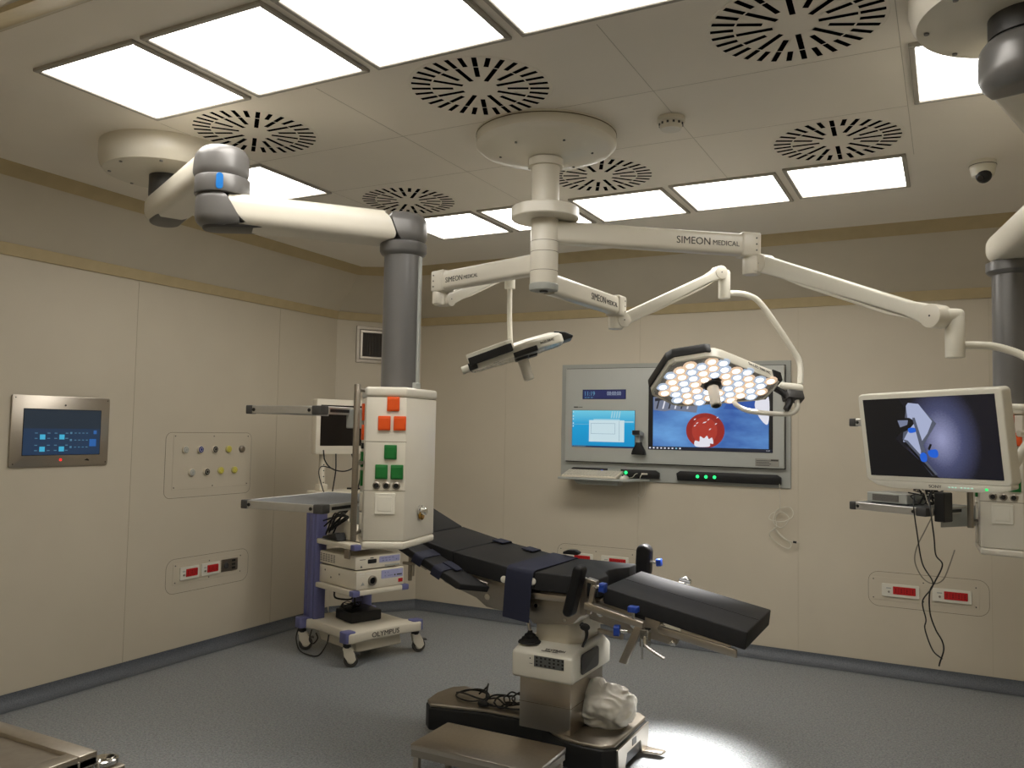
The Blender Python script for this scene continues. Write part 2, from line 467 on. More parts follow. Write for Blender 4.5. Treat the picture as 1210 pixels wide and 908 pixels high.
b = MB(); b.cyl((0.155, 4.69, CZ - .098), (0.152, 4.679, CZ - .102), .014); obj('lens', b, SCREENOFF, l_)

# ------------------------------------------------------------------ ceiling supply booms
def supply_head(t, ax, U, Vv, z0, z1, rail_z=1.195):
    # service head with outlets; U to the right on its front, Vv away from the viewer side
    U, Vv = V((*U, 0)).normalized(), V((*Vv, 0)).normalized(); A = V((*ax, 0))
    T = Matrix((U, Vv, V((0, 0, 1)))).transposed().to_4x4(); T.translation = A
    poly = [(-.12, -.16), (.055, -.16), (.155, .13), (.10, .24), (-.12, .24), (-.19, .13)]
    sh = lambda k: [(-.02 + (p[0] + .02) * k, .03 + (p[1] - .03) * k) for p in poly]
    b = MB(T); b.prism(sh(1.0), z0 + .035, z1 - .045, .004, 2)
    head = obj('service_head', b, IVORY, t)
    b = MB(T); b.prism(sh(1.02), z1 - .043, z1, .012, 3); obj('top_cap', b, IVORY, t)
    b = MB(T); b.prism(sh(1.02), z0, z0 + .033, .010, 3); obj('bottom_cap', b, IVORY, t)
    zz = lambda z: z0 + (z - 1.158) * (z1 - z0) / .696
    b = MB(T)
    for z in (1.617, 1.407): b.box(-.121, .057, -.1606, -.158, zz(z) - .0012, zz(z) + .0012)
    obj('panel_seam', b, mat('seam_line', (120, 112, 94), .7), head)
    e = (V((.155, .13, 0)) - V((.055, -.16, 0))).normalized()
    nn = V((e.y, -e.x, 0))
    for (u, z, m) in ((-.003, 1.780, ORANGE), (-.040, 1.697, ORANGE), (.027, 1.697, ORANGE), (-.010, 1.573, GREEN), (-.047, 1.488, GREEN), (.020, 1.488, GREEN)):
        b = MB(T); b.box(u - .0268, u + .0268, -.170, -.159, zz(z) - .031, zz(z) + .031, .003, 2)
        o = obj('power_outlet', b, m, head, label='orange outlet cover' if m is ORANGE else 'green outlet cover')
        b = MB(T); b.box(u - .021, u + .021, -.1715, -.1695, zz(z) - .025, zz(z) + .022, .002, 1); obj('outlet_flap', b, m, o)
    e2 = (V((-.12, -.16, 0)) - V((-.19, .13, 0))).normalized(); L2 = (V((-.12, -.16, 0)) - V((-.19, .13, 0))).length
    for (s0, z, hz, m, nm) in ((.16, 1.745, .038, ORANGE, 'power_outlet'), (.16, 1.655, .034, ORANGE, 'power_outlet'), (.17, 1.595, .012, BLACK, 'label_plate'), (.16, 1.535, .034, GREEN, 'power_outlet'), (.16, 1.452, .034, GREEN, 'power_outlet'), (.17, 1.35, .04, IVORY, 'cover_plate'), (.17, 1.25, .05, IVORY, 'cover_plate')):
        F = T @ frame(V((-.19, .13, zz(z))) + e2 * s0, e2, (0, 0, 1))
        b = MB(F); b.prism(rrect(-.03, .03, -hz, hz, .004, 2), -.001, .010); obj(nm, b, m, head)
    for u in (-.066, -.024, .018):
        b = MB(T); b.lathe([(.0165, 0), (.0165, .006), (.011, .009), (.0075, .004), (0, .004)], (u, -.16, zz(1.43)), 24, (0, -1, 0))
        o = obj('earth_connector', b, STEELD, head)
        b = MB(T); b.lathe([(.0105, .0092), (.009, .0092), (.0088, .0052), (0, .0052)], (u, -.16, zz(1.43)), 20, (0, -1, 0)); obj('socket_hole', b, BLACK, o)
    b = MB(T); b.prism(rrect(-.072, .016, zz(1.307), zz(1.397), .004), .159, .168, .002, 1, Matrix(((1, 0, 0, 0), (0, 0, -1, 0), (0, 1, 0, 0), (0, 0, 0, 1))))
    o = obj('blank_plate', b, WHITE, head)
    b = MB(T); b.prism(rrect(-.058, .002, zz(1.321), zz(1.383), .002), .1675, .1695, .001, 1, Matrix(((1, 0, 0, 0), (0, 0, -1, 0), (0, 1, 0, 0), (0, 0, 0, 1)))); obj('inner_plate', b, WHITE, o)
    P = V((.055, -.16, zz(1.31))) + e * .155
    b = MB(T); b.lathe([(.026, 0), (.026, .008), (.02, .012), (.017, .03), (.012, .034), (0, .034)], P, 24, nn); o = obj('gas_coupling', b, CHROME, head, label='chrome gas coupling')
    b = MB(T); b.lathe([(.022, .004), (.024, .014), (.019, .016)], P - V((0, 0, .016)), 24, nn); obj('coupling_ring', b, BRASS, o)
    # steel rail along the left edge
    R0 = V((-.155, -.19, 0))
    b = MB(T); b.cyl(R0 + V((0, 0, zz(rail_z))), R0 + V((0, 0, zz(1.862))), .0135, bev=.003); rail = obj('rail', b, STEELD, head)
    for z in (rail_z + .025, 1.52, 1.84):
        b = MB(T); b.cyl(R0 + V((0, 0, zz(z))), V((-.15, -.02, zz(z))), .008, n=12); obj('rail_bracket', b, STEELD, rail)
    return head, T

def tray_shelf(t, FL, xd, yd, w, d, z, bracket_to, T, thick=.034):
    # flat equipment shelf with aluminium front bar and black corner blocks
    F = frame((FL[0], FL[1], z), (*xd, 0), (*yd, 0))
    b = MB(F); b.box(.012, w - .012, .012, d, -.012, 0, .003, 1); sh = obj('shelf', b, SHELFTOP, t)
    b = MB(F); b.box(.035, w - .05, -.004, .014, -thick, .001, .002, 1); obj('front_rail', b, ALU, sh)
    for x0, x1 in ((0, .034), (w - .05, w)):
        b = MB(F); b.box(x0, x1, -.006, .05 if x0 else .03, -thick - .003, .003, .005, 2); obj('corner_block', b, DGREY, sh)
    for x in (.047, w - .063):
        b = MB(F); b.cyl((x, -.008, -thick / 2), (x, -.001, -thick / 2), .008, n=16, bev=.002); obj('release_button', b, BLACK, sh)
    for x in (.0, w - .016):
        b = MB(F); b.box(x, x + .016, .05, d, -thick, .001, .002, 1)
        o = obj('side_rail', b, ALU, sh)
        b = MB(F); b.box(x - .001, x + .017, .06, d - .02, -thick * .72, -thick * .3); obj('rail_slot', b, BLACK, o)
    p = T @ V((*bracket_to, 0)); q = F.inverted() @ V((p.x, p.y, z))
    b = MB(F)
    n = [(w - .02, d * .35), (w - .02, d * .75), (q.x + .05, q.y + .05), (q.x + .02, q.y - .03)]
    b.prism(n, -thick - .06, -.008, .004, 1); obj('shelf_bracket', b, LGREY, sh)
    return sh

def boom_cover(t, x, y):
    b = MB(); b.lathe([(.322, .0), (.322, -.075), (.315, -.105), (.30, -.128), (.24, -.135), (0, -.135)], (x, y, CZ), 64)
    return obj('ceiling_cover', b, IVORY, t)

# left boom
t = thing('supply_boom', 'ivory supply boom at left with orange and green outlets, hung by a grey column', 'medical pendant', (-3.55, 2.87, CZ), 0, 'ceiling supply booms')
cov = boom_cover(t, -3.55, 2.87)
b = MB()
for k in range(8):
    a = 2 * PI * k / 8; b.cyl((-3.55 + .27 * math.cos(a), 2.87 + .27 * math.sin(a), CZ - .1365), (-3.55 + .27 * math.cos(a), 2.87 + .27 * math.sin(a), CZ - .128), .008, n=10)
obj('cover_screw', b, MGREY, cov)
b = MB(); b.cyl((-3.55, 2.87, 2.84), (-3.55, 2.87, 2.95), .085, n=40); obj('bearing', b, DGREY, t)
P0, J, K = V((-3.55, 2.87, 2.775)), V((-2.715, 2.475, 2.775)), V((-2.19, 3.06, 2.575))
J2 = V((-2.715, 2.475, 2.58))
L = (J - P0).length
b = MB(); b.stadium(P0, J, .20, .135, .05, 6, e1=False, t1=L - .05, sl1=.04); arm = obj('upper_arm', b, IVORY, t)
b = MB(); b.stadium(P0, J, .215, .148, .05, 6, e0=False, t0=L - .055, sl0=.04); obj('end_cap', b, MGREY, arm)
b = MB(); b.stadium(P0 - V((0, 0, .060)), J, .150, .03, .012, 3, e1=True, t1=.15); obj('end_plate', b, DGREY, arm)
b = MB(); b.cyl((J.x, J.y, 2.64), (J.x, J.y, 2.715), .112, n=48, bev=.004); jt = obj('pivot_block', b, MGREY, t)
dcam = (V((0, 0, 0)) - V((J.x, J.y, 0))).normalized(); s_ = V((-dcam.y, dcam.x, 0))
F = frame(V((J.x, J.y, 2.679)) + dcam * .108 - s_ * .012, s_, (0, 0, 1))
b = MB(F); b.prism(rrect(-.014, .014, -.034, .034, .013), 0, .0065, .001, 1); obj('brake_marker', b, CYAN, jt, label='blue brake marker')
L = (K - J2).length
b = MB(); b.stadium(J2, K, .20, .14, .05, 6, e0=False, e1=False, t0=.045, t1=L - .07, sl0=-.09, sl1=-.06); arm = obj('lower_arm', b, IVORY, t)
b = MB(); b.stadium(J2, K, .212, .150, .05, 6, e1=False, t1=.045, sl1=-.09); obj('end_cap', b, MGREY, arm)
b = MB(); b.stadium(J2 - V((0, 0, .068)), K, .150, .026, .010, 3, t1=.20); obj('end_plate', b, DGREY, arm)
b = MB(); b.stadium(J2, K, .212, .150, .05, 6, e0=False, t0=L - .065, sl0=-.06); obj('end_cap', b, MGREY, arm)
b = MB(); b.lathe([(.085, 1.85), (.085, 2.455), (.098, 2.462), (.106, 2.475), (.106, 2.51), (.09, 2.52)], (K.x, K.y, 0), 48); colm = obj('column', b, COLG, t)
b = MB(); b.box(K.x + .074, K.x + .094, K.y + .0, K.y + .02, 1.85, 2.45, .003, 1); b.box(K.x + .055, K.x + .10, K.y - .02, K.y + .02, 1.852, 1.88, .003, 1); obj('cable_channel', b, LGREY, colm)
hd, T1 = supply_head(t, (-2.19, 3.06), (.884, .466), (-.467, .883), 1.158, 1.854)
tray_shelf(t, (-2.83, 2.76), (.998, .05), (-.05, .998), .455, .62, 1.338, (-.16, .0), T1)
tray_shelf(t, (-2.81, 2.75), (.998, .05), (-.05, .998), .42, .58, 1.765, (-.16, .0), T1)
bpy.context.view_layer.update()

# right boom
t = thing('supply_boom', 'ivory supply boom at the right edge, behind the tilted monitor', 'medical pendant', (0.22, 2.84, CZ), 0, 'ceiling supply booms')
cov = boom_cover(t, 0.22, 2.84)
b = MB()
for k in range(8):
    a = 2 * PI * k / 8; b.cyl((0.22 + .27 * math.cos(a), 2.84 + .27 * math.sin(a), CZ - .1365), (0.22 + .27 * math.cos(a), 2.84 + .27 * math.sin(a), CZ - .128), .008, n=10)
obj('cover_screw', b, MGREY, cov)
b = MB(); b.cyl((0.22, 2.84, 2.88), (0.22, 2.84, 2.95), .105, n=48); obj('bearing', b, DGREY, t)
P0 = V((0.22, 2.84, 2.80)); J = V((0.44, 3.62, 2.80)); J2 = V((0.44, 3.62, 2.60)); K = V((0.275, 4.60, 2.60))
L = (J - P0).length
b = MB(); b.stadium(P0, J, .25, .155, .06, 6, e1=False, e0=False, t0=.03, t1=L - .05, sl0=.1, sl1=.04); arm = obj('upper_arm', b, IVORY, t)
b = MB(); b.stadium(P0, J, .265, .165, .06, 6, e1=False, t1=.06, sl1=.1); obj('end_cap', b, MGREY, arm)
b = MB(); b.stadium(P0, J, .265, .165, .06, 6, e0=False, t0=L - .055, sl0=.04); obj('end_cap', b, MGREY, arm)
b = MB(); b.cyl((J.x, J.y, 2.66), (J.x, J.y, 2.73), .115, n=48, bev=.004); obj('pivot_block', b, MGREY, t)
L = (K - J2).length
b = MB(); b.stadium(J2, K, .215, .145, .06, 6, e0=False, e1=True, t0=.045, t1=L, sl0=-.09); arm = obj('lower_arm', b, IVORY, t)
b = MB(); b.stadium(J2, K, .23, .155, .06, 6, e1=False, t1=.045, sl1=-.09); obj('end_cap', b, MGREY, arm)
b = MB(); b.stadium(J2, K + (K - J2).normalized() * .008, .17, .11, .04, 4, e0=False, t0=L); obj('end_plate', b, MGREY, arm)
b = MB(); b.lathe([(.085, 1.80), (.085, 2.465), (.100, 2.472), (.110, 2.485), (.110, 2.525), (.09, 2.535)], (K.x, K.y, 0), 48); obj('column', b, COLG, t)
hd2, T2 = supply_head(t, (0.275, 4.60), (.98, -.19), (.19, .98), 1.14, 1.835, 1.28)
tray_shelf(t, (-.44, 4.47), (.868, -.497), (.497, .868), .40, .42, 1.352, (-.16, .02), T2)
tray_shelf(t, (-.44, 4.47), (.868, -.497), (.497, .868), .40, .42, 1.765, (-.16, .02), T2)

# ------------------------------------------------------------------ central lamp column with three arms
def oriented_text(mb, body, size, pos, side, sx=1.0, align='LEFT', up=(0, 0, 1)):
    up = V(up).normalized(); side = V(side).normalized(); xd = up.cross(side)
    mb.text(body, size, frame(pos, xd, up), align, sx)

t = thing('lamp_column', 'white central ceiling column carrying three jointed arms', 'ceiling mount', (-1.68, 3.48, CZ))
cx, cy = -1.68, 3.48
b = MB(); b.lathe([(.332, 0), (.332, -.055), (.318, -.07), (.30, -.078), (.20, -.098), (.085, -.115), (0, -.115)], (cx, cy, CZ), 64); can = obj('canopy', b, IVORY, t)
b = MB(); b.lathe([(.3335, -.010), (.3335, -.014)], (cx, cy, CZ), 64); obj('canopy_seam', b, GROOVE, can)
b = MB()
for k in range(6):
    a = 2 * PI * k / 6 + .3; b.cyl((cx + .22 * math.cos(a), cy + .22 * math.sin(a), CZ - .098), (cx + .22 * math.cos(a), cy + .22 * math.sin(a), CZ - .085), .006, n=10)
obj('canopy_screw', b, DGREY, can)
b = MB(); b.lathe([(.082, 2.925), (.082, 2.96), (.066, 2.97), (.066, 2.97)], (cx, cy, 0), 48)
b.cyl((cx, cy, 2.70), (cx, cy, 2.97), .066, n=48); colm = obj('column', b, IVORY, t)
b = MB(); b.lathe([(.155, 2.672), (.16, 2.677), (.16, 2.723), (.155, 2.728), (0, 2.728)], (cx, cy, 0), 64); obj('collar_disc', b, IVORY, t)
b = MB(); b.cyl((cx, cy, 2.345), (cx, cy, 2.672), .0655, n=48, bev=.002); lo = obj('lower_column', b, IVORY, t)
b = MB()
for z in (2.425, 2.515, 2.565): b.lathe([(.0662, z), (.0662, z + .002)], (cx, cy, 0), 48)
obj('column_seam', b, GROOVE, lo)
b = MB(); b.lathe([(0, 2.334), (.066, 2.335), (.069, 2.34), (.069, 2.362), (.066, 2.366)], (cx, cy, 0), 48); obj('bottom_cap', b, LGREY, lo)
b = MB(); b.cyl((cx, cy, 2.328), (cx, cy, 2.334), .02, n=20); obj('microphone_hole', b, BLACK, lo)

def rbeam(mb, p0, p1, w, h, r=.02):
    d = V(p1) - V(p0); T = frame(p0, d, V((0, 0, 1)).cross(d))
    # section in (y,z), extruded along x
    S = T @ Matrix(((0, 0, 1, 0), (1, 0, 0, 0), (0, 1, 0, 0), (0, 0, 0, 1)))
    mb.prism(rrect(-w / 2, w / 2, -h / 2, h / 2, r, 5), 0, d.length, 0, 1, S)

def ext_arm(p0, p1, name='extension_arm', text=True, w=.078, h=.098, ts=1.0, tz=0):
    p0, p1 = V(p0), V(p1); d = (p1 - p0).normalized(); s = V((-d.y, d.x, 0))
    mid = (p0 + p1) / 2
    if s.dot(V((0, 0, 0)) - V((mid.x, mid.y, 0))) < 0: s = -s
    b = MB(); rbeam(b, p0 + d * .05, p1 - d * .03, w, h, .022); arm = obj(name, b, IVORY, t)
    T = frame(p1, d, V((0, 0, 1)).cross(d))
    b = MB(T); b.box(-.055, .045, -w / 2 - .006, w / 2 + .006, -h / 2 - .008, h / 2 + .008, .012, 3); blk = obj('end_block', b, IVORY, arm)
    b = MB()
    for z in (-.03, 0, .03):
        q = p1 + d * .018 + s * (w / 2 + .005) + V((0, 0, z)); b.cyl(q, q + s * .003, .004, n=10)
    obj('set_screw', b, DGREY, blk)
    if text:
        b = MB()
        xd = V((0, 0, 1)).cross(s)
        sgn = 1 if xd.dot(d) > 0 else -1
        # text reads left to right when seen from the camera side
        start = p1 - d * ((.075 + .325 * ts) if sgn > 0 else .075)
        F = frame(start + s * (w / 2 + .0008) + V((0, 0, -.018 + tz)), xd, (0, 0, 1))
        b.text('SIMEON', .050 * ts, F, sx=1.0)
        F2 = F.copy(); F2.translation = F.translation + xd * .188 * ts + V((0, 0, .002))
        b.text('MEDICAL', .034 * ts, F2, sx=1.0)
        obj('lettering', b, TEXT, arm, label='grey SIMEON MEDICAL lettering')
    return arm, blk, d, s

def spring_arm(parent, k0, k1, r=.036, w=.058):
    k0, k1 = V(k0), V(k1); d = k1 - k0; L = d.length; u = V((d.x, d.y, 0)).normalized(); s = u.cross(V((0, 0, 1)))
    T = frame(k0, d, V((0, 0, 1)) - d.normalized() * d.normalized().z)   # x along arm, y up, z sideways
    b = MB(T)
    up = []; lo_ = []
    for i in range(9):
        q = i / 8
        x = L * q; hh = r * (1.0 if q < .05 or q > .95 else .80 + .12 * math.cos(PI * q))
        up.append((x, hh)); lo_.append((x, -hh * (1.0 if q < .1 or q > .9 else .98)))
    poly = [(-r * math.sin(a), -r * math.cos(a)) for a in [PI * k / 10 for k in range(1, 10)]]
    e = [(L + r * math.sin(a), r * math.cos(a)) for a in [PI * k / 10 for k in range(1, 10)]]
    b.prism(lo_[:1] + poly + up + e + lo_[::-1][:-1], -w / 2, w / 2, .010, 3)
    sa = obj('spring_arm', b, WHITE, parent)
    b = MB(T); b.prism([(L * .12, -r * .78), (L * .92, -r * .78), (L * .80, -r * 1.08), (L * .3, -r * 1.05)], -w * .42, w * .42, .004, 2); obj('arm_cover', b, IVORY, sa)
    for x in (0, L):
        b = MB(T); b.cyl((x, 0, -w / 2 - .004), (x, 0, w / 2 + .004), r * 1.08, n=32, bev=.003); o = obj('joint_cap', b, IVORY, sa)
        b = MB(T); b.cyl((x, 0, -w / 2 - .0048), (x, 0, w / 2 + .0048), .004, n=10); obj('joint_screw', b, DGREY, o)
    return sa

# arm towards the small lamp
armA, blkA, dA, sA = ext_arm((cx, cy, 2.465), (-2.40, 3.715, 2.465), ts=.78)
b = MB(); b.cyl((-2.415, 3.72, 2.345), (-2.415, 3.72, 2.42), .040, n=28, bev=.004); b.box(-2.44, -2.375, 3.69, 3.755, 2.335, 2.40, .012, 3); obj('swivel', b, IVORY, armA)
spring_arm(armA, (-2.39, 3.75, 2.375), (-2.345, 4.36, 2.64))
b = MB(); b.cyl((-2.345, 4.385, 2.53), (-2.345, 4.385, 2.66), .032, n=28, bev=.004); obj('swivel', b, WHITE, armA)
# arm towards the large lamp
armB, blkB, dB, sB = ext_arm((cx, cy, 2.375), (-1.63, 4.31, 2.375))
b = MB(); b.cyl((-1.64, 4.325, 2.25), (-1.64, 4.325, 2.335), .040, n=28, bev=.004); b.box(-1.67, -1.615, 4.29, 4.35, 2.255, 2.32, .012, 3); obj('swivel', b, IVORY, armB)
spring_arm(armB, (-1.61, 4.345, 2.300), (-1.185, 4.81, 2.620), .037, .060)
b = MB(); b.cyl((-1.163, 4.858, 2.475), (-1.163, 4.858, 2.63), .035, n=28, bev=.004); b.stadium((-1.185, 4.81, 2.622), (-1.163, 4.858, 2.622), .066, .05, .02, 3); obj('swivel', b, WHITE, armB)
# arm towards the monitor
armC, blkC, dC, sC = ext_arm((cx, cy, 2.615), (-.87, 4.14, 2.615), h=.105)
b = MB(); b.cyl((-.86, 4.15, 2.47), (-.86, 4.15, 2.57), .043, n=28, bev=.004); b.box(-.89, -.82, 4.11, 4.18, 2.475, 2.55, .012, 3); obj('swivel', b, IVORY, armC)
spring_arm(armC, (-.80, 4.15, 2.52), (-.04, 3.585, 2.15), .043, .066)
b = MB(); b.cyl((.025, 3.62, 1.99), (.025, 3.62, 2.165), .035, n=28, bev=.004); b.stadium((-.04, 3.585, 2.155), (.025, 3.62, 2.155), .07, .05, .02, 3); obj('swivel', b, WHITE, armC)

# ------------------------------------------------------------------ operating lamps
LED_W = emit('warm_led', (255, 232, 206), 3.0); LED_C = emit('cool_led', (232, 242, 255), 3.0); PET_W = emit('warm_petal', (232, 196, 164), .85, (.5, .45, .4)); PET_C = emit('cool_petal', (172, 186, 208), .85, (.45, .5, .55))
LED_OFF = mat('unlit_led', (190, 190, 186), .15, .3)
REFL = mat('lamp_reflector', (205, 200, 192), .18, .9, .12, 120)
def inside(p, poly):
    c = False; n = len(poly)
    for i in range(n):
        a, b_ = poly[i], poly[i - 1]
        if (a[1] > p[1]) != (b_[1] > p[1]) and p[0] < (b_[0] - a[0]) * (p[1] - a[1]) / (b_[1] - a[1]) + a[0]: c = not c
    return c
def smooth_poly(pts, n=5):
    out = []; m = len(pts)
    for i in range(m):
        p0, p1, p2, p3 = [V(pts[(i + k) % m]) for k in (-1, 0, 1, 2)]
        for k in range(n):
            q = k / n
            out.append(tuple(0.5 * ((2 * p1) + (p2 - p0) * q + (2 * p0 - 5 * p1 + 4 * p2 - p3) * q * q + (3 * p1 - p0 - 3 * p2 + p3) * q ** 3)))
    return out
def lamp_head(t, M, k, lit, text, tip_text=False):
    half = [(-.335, .04), (-.33, .085), (-.30, .105), (-.10, .175), (.07, .235), (.12, .245), (.17, .238), (.315, .165), (.335, .13)]
    out = [(x * k, y * k) for x, y in half] + [(x * k, -y * k) for x, y in half[::-1]]
    sc = lambda f: [((x + .0) * f, y * f) for x, y in out]
    def loft(b, rings):
        n = len(out); vs = []; fs = []
        for f, z in rings: vs += [(x, y, z) for x, y in sc(f)]
        for r in range(len(rings) - 1):
            for i in range(n): fs.append([r * n + i, r * n + (i + 1) % n, (r + 1) * n + (i + 1) % n, (r + 1) * n + i])
        fs.append(list(range((len(rings) - 1) * n, len(rings) * n)))
        b._add(vs, fs)
    b = MB(M); loft(b, [(.955, .004), (.955, -.002), (.985, -.003), (1, .004), (1.0, .050 * k), (.96, .066 * k), (.80, .088 * k), (.4, .098 * k)]); body = obj('housing', b, WHITE, t, angle=25)
    b = MB(M); b.prism(sc(.955), .001, .006); lp = obj('lens_plate', b, REFL, t)
    pin = sc(.90)
    dx = .066 * k; row = 0; y = -.24 * k
    while y < .25 * k:
        x = -.34 * k + (dx / 2 if row % 2 else 0); i = 0
        while x < .35 * k:
            if inside((x, y), pin) and math.hypot(x - .03 * k, y) > .055 * k:
                b = MB(M); b.lathe([(.0385 * k, .003), (.034 * k, -.003 if lit else -.0005), (.0215 * k, -.0035 if lit else -.001), (.019 * k, -.006 if lit else -.0015), (0, -.007 if lit else -.002)], (x, y, 0), 12)
                c_ = (i + row) % 3
                lo1 = obj('led_lens', b, (PET_W if (i + row) % 2 else PET_C) if lit else LED_OFF, lp)
                if lit:
                    lo1.data.materials.append(LED_W if (i + row) % 2 else LED_C)
                    for pf in lo1.data.polygons:
                        q_ = M.inverted() @ (rot_world(t) @ pf.center)
                        if math.hypot(q_.x - x, q_.y - y) < .0205 * k: pf.material_index = 1
            x += dx; i += 1
        y += dx * .83; row += 1
    b = MB(M); b.lathe([(.05 * k, .0), (.05 * k, -.012), (.043 * k, -.02), (.034 * k, -.024)], (.03 * k, 0, 0), 32); obj('handle_socket', b, BLACK, t)
    b = MB(M); b.lathe([(.030, -.018), (.034, -.028), (.032, -.06), (.031, -.145), (.026, -.15), (.022, -.146), (0, -.146)], (.03 * k, 0, 0), 32); hd_ = obj('sterile_handle', b, IVORY, t)
    b = MB(M); b.lathe([(.0215, -.1515), (0, -.1515)], (.03 * k, 0, 0), 24); obj('handle_end', b, DGREY, hd_)
    # black end cap
    ec = [(x * k, y * k) for x, y in ((.14, .25), (.17, .248), (.325, .170), (.345, .13), (.345, -.13), (.325, -.170), (.17, -.248), (.14, -.25), (.16, -.20), (.305, -.12), (.305, .12), (.16, .20))]
    b = MB(M)
    if lit: b.prism(ec, .026 * k, .078 * k, .006, 2)
    else: b.prism([(.27 * k, .004 * k), (.29 * k, .088 * k), (.36 * k, .062 * k), (.41 * k, .020 * k), (.40 * k, .006 * k)], -.13 * k, .13 * k, .014, 3, PY)
    obj('end_bumper', b, BLACK, t)
    # white strip below the cap and black corner at the hinge
    for s in (1, -1):
        b = MB(M); b.prism([(-.345 * k, s * .04 * k), (-.345 * k, s * .10 * k), (-.28 * k, s * .122 * k), (-.30 * k, s * .06 * k)], .006 * k, .06 * k, .004, 1); obj('hinge_corner', b, BLACK, t)
    # lettering on both long sides
    e = (V((-.10, .185, 0)) - V((-.27, .115, 0))).normalized()
    for s in (1, -1):
        b = MB(M)
        if s < 0 and tip_text:
            ee = V((.145, .073, 0)).normalized(); q = V((.17, -.238, 0)) * k
            F = frame(q + V((0, 0, .022 * k)) + V((ee.y, -ee.x, 0)) * .0015, ee, (0, 0, 1))
        elif s < 0:
            q = V((-.27, -.115, 0)) * k; ee = V((e.x, -e.y, 0)); nn = V((-.38, -.92, 0))
            F = frame(q + ee * .03 + V((0, 0, .022 * k)) + V((ee.y, -ee.x, 0)).normalized() * .0012, ee, (0, 0, 1))
        else:
            q = V((-.10, .185, 0)) * k; ee = -e
            F = frame(q + V((0, 0, .022 * k)) + V((ee.y, -ee.x, 0)).normalized() * .0012, ee, (0, 0, 1))
        b.text(text, .024 * k, F, sx=.62 if (tip_text and s < 0) else 1.0); obj('lettering', b, TEXT, body)
    return body

# large lamp, switched on
xl = V((-.583, -.484, .055)).normalized(); nl = V((.12, -.55, -.83)); nl = (nl - xl * xl.dot(nl)).normalized()
zc = -nl
ML = frame((-1.185, 4.79, 1.962), xl, zc.cross(xl))
t = thing('operating_lamp', 'large lit operating lamp with many glowing LEDs and a white handle', 'surgical light', (-1.19, 4.79, 2.01), 0, 'operating lamps')
lamp_head(t, ML, 1.06, True, 'Sim.LED 7000 MC')
tube_pts = [(-1.163, 4.858, 2.498), (-1.12, 4.905, 2.512), (-1.044, 4.971, 2.503), (-.975, 5.04, 2.444), (-.830, 5.165, 2.20), (-.787, 5.19, 2.106), (-.782, 5.17, 1.985)]
b = MB(); b.tube(tube_pts, .0175, 14); yk = obj('suspension_tube', b, WHITE, t)
pv = ML @ V((-.385, .0, .035))
b = MB(ML); b.cyl((-.40, 0, .035), (-.545, 0, .035), .030, n=28, bev=.004); obj('pivot', b, WHITE, t)
b = MB(ML); b.prism([(-.54, -.032), (-.42, -.032), (-.43, .032), (-.535, .032)], -.052, .004, .006, 2); obj('brake_block', b, DGREY, t)
b = MB(ML); b.tube([(-.50, 0, -.045), (-.50, -.02, -.095), (-.465, -.05, -.115), (-.38, -.075, -.11), (-.24, -.11, -.085), (-.18, -.13, -.04), (-.17, -.14, .0)], .0145, 12); obj('yoke', b, WHITE, t)
b = MB(ML); b.tube([(-.375, 0, .02), (-.42, .0, -.01), (-.45, -.0, -.06), (-.425, -.02, -.11)], .019, 12); obj('hinge_arm', b, BLACK, t)

# small lamp, off, seen edge-on
xs = (V((-2.06, 4.54, 2.23)) - V((-2.58, 4.28, 2.03))).normalized(); ns = V((.18, .10, -1)); ns = (ns - xs * xs.dot(ns)).normalized()
MS = frame((-2.30, 4.42, 2.115), xs, (-ns).cross(xs))
t = thing('operating_lamp', 'small unlit operating lamp seen edge-on, hanging on a thin vertical tube', 'surgical light', (-2.34, 4.40, 2.12), 0, 'operating lamps')
lamp_head(t, MS, .86, False, 'Sim.LED 3500 MC', True)
for s in (-1, 1):
    b = MB(MS); b.prism([(-.02, s * .10), (.125, s * .10), (.125, s * .215), (.06, s * .212), (-.02, s * .186)], -.012, .020, .005, 2); obj('handle_mount', b, BLACK, t)
b = MB(); b.tube([(-2.345, 4.385, 2.545), (-2.343, 4.385, 2.35), (-2.335, 4.39, 2.20), (-2.325, 4.40, 2.17)], .0155, 14); obj('suspension_tube', b, WHITE, t)
b = MB(MS); b.cyl((-.27, 0, .03), (-.345, 0, .028), .024, n=24, bev=.003); obj('pivot', b, WHITE, t)
for s in (-1, 1):
    b = MB(MS); b.prism([(-.29, s * .07), (-.29, s * .125), (-.04, s * .205), (.0, s * .19), (-.04, s * .10)], .045, .10, .006, 2); o = obj('top_fairing', b, WHITE, t)
    b = MB(MS); b.prism([(-.285, s * .11), (-.285, s * .128), (-.04, s * .209), (-.01, s * .20), (-.05, s * .18)], .03, .078, .003, 1); obj('bumper_strip', b, BLACK, o)

# ------------------------------------------------------------------ monitor on the third arm
MN = V((-.065, 3.444, 1.681)); yaw = -.589; pit = -.136; rol = .02
ux = V((math.cos(yaw), math.sin(yaw), 0)); nn = V((math.sin(yaw), -math.cos(yaw), 0)); zz_ = V((0, 0, 1))
n2 = nn * math.cos(pit) + zz_ * math.sin(pit); z2 = zz_ * math.cos(pit) - nn * math.sin(pit)
u2 = ux * math.cos(rol) + z2 * math.sin(rol)
MM = frame(MN, u2, z2)
t = thing('medical_monitor', 'white flat monitor at right, tilted, showing a dark camera picture', 'monitor', MN - V((0, 0, .0)))
b = MB(MM); b.prism(rrect(-.290, .292, -.172, .172, .018), -.052, .004, .006, 3); obj('casing', b, WHITE, t)
b = MB(MM); b.prism([(-.285, -.168), (.287, -.168), (.285, -.185), (.23, -.198), (-.18, -.198), (-.25, -.188)], -.045, .002, .004, 2); cp = obj('control_strip', b, WHITE, t)
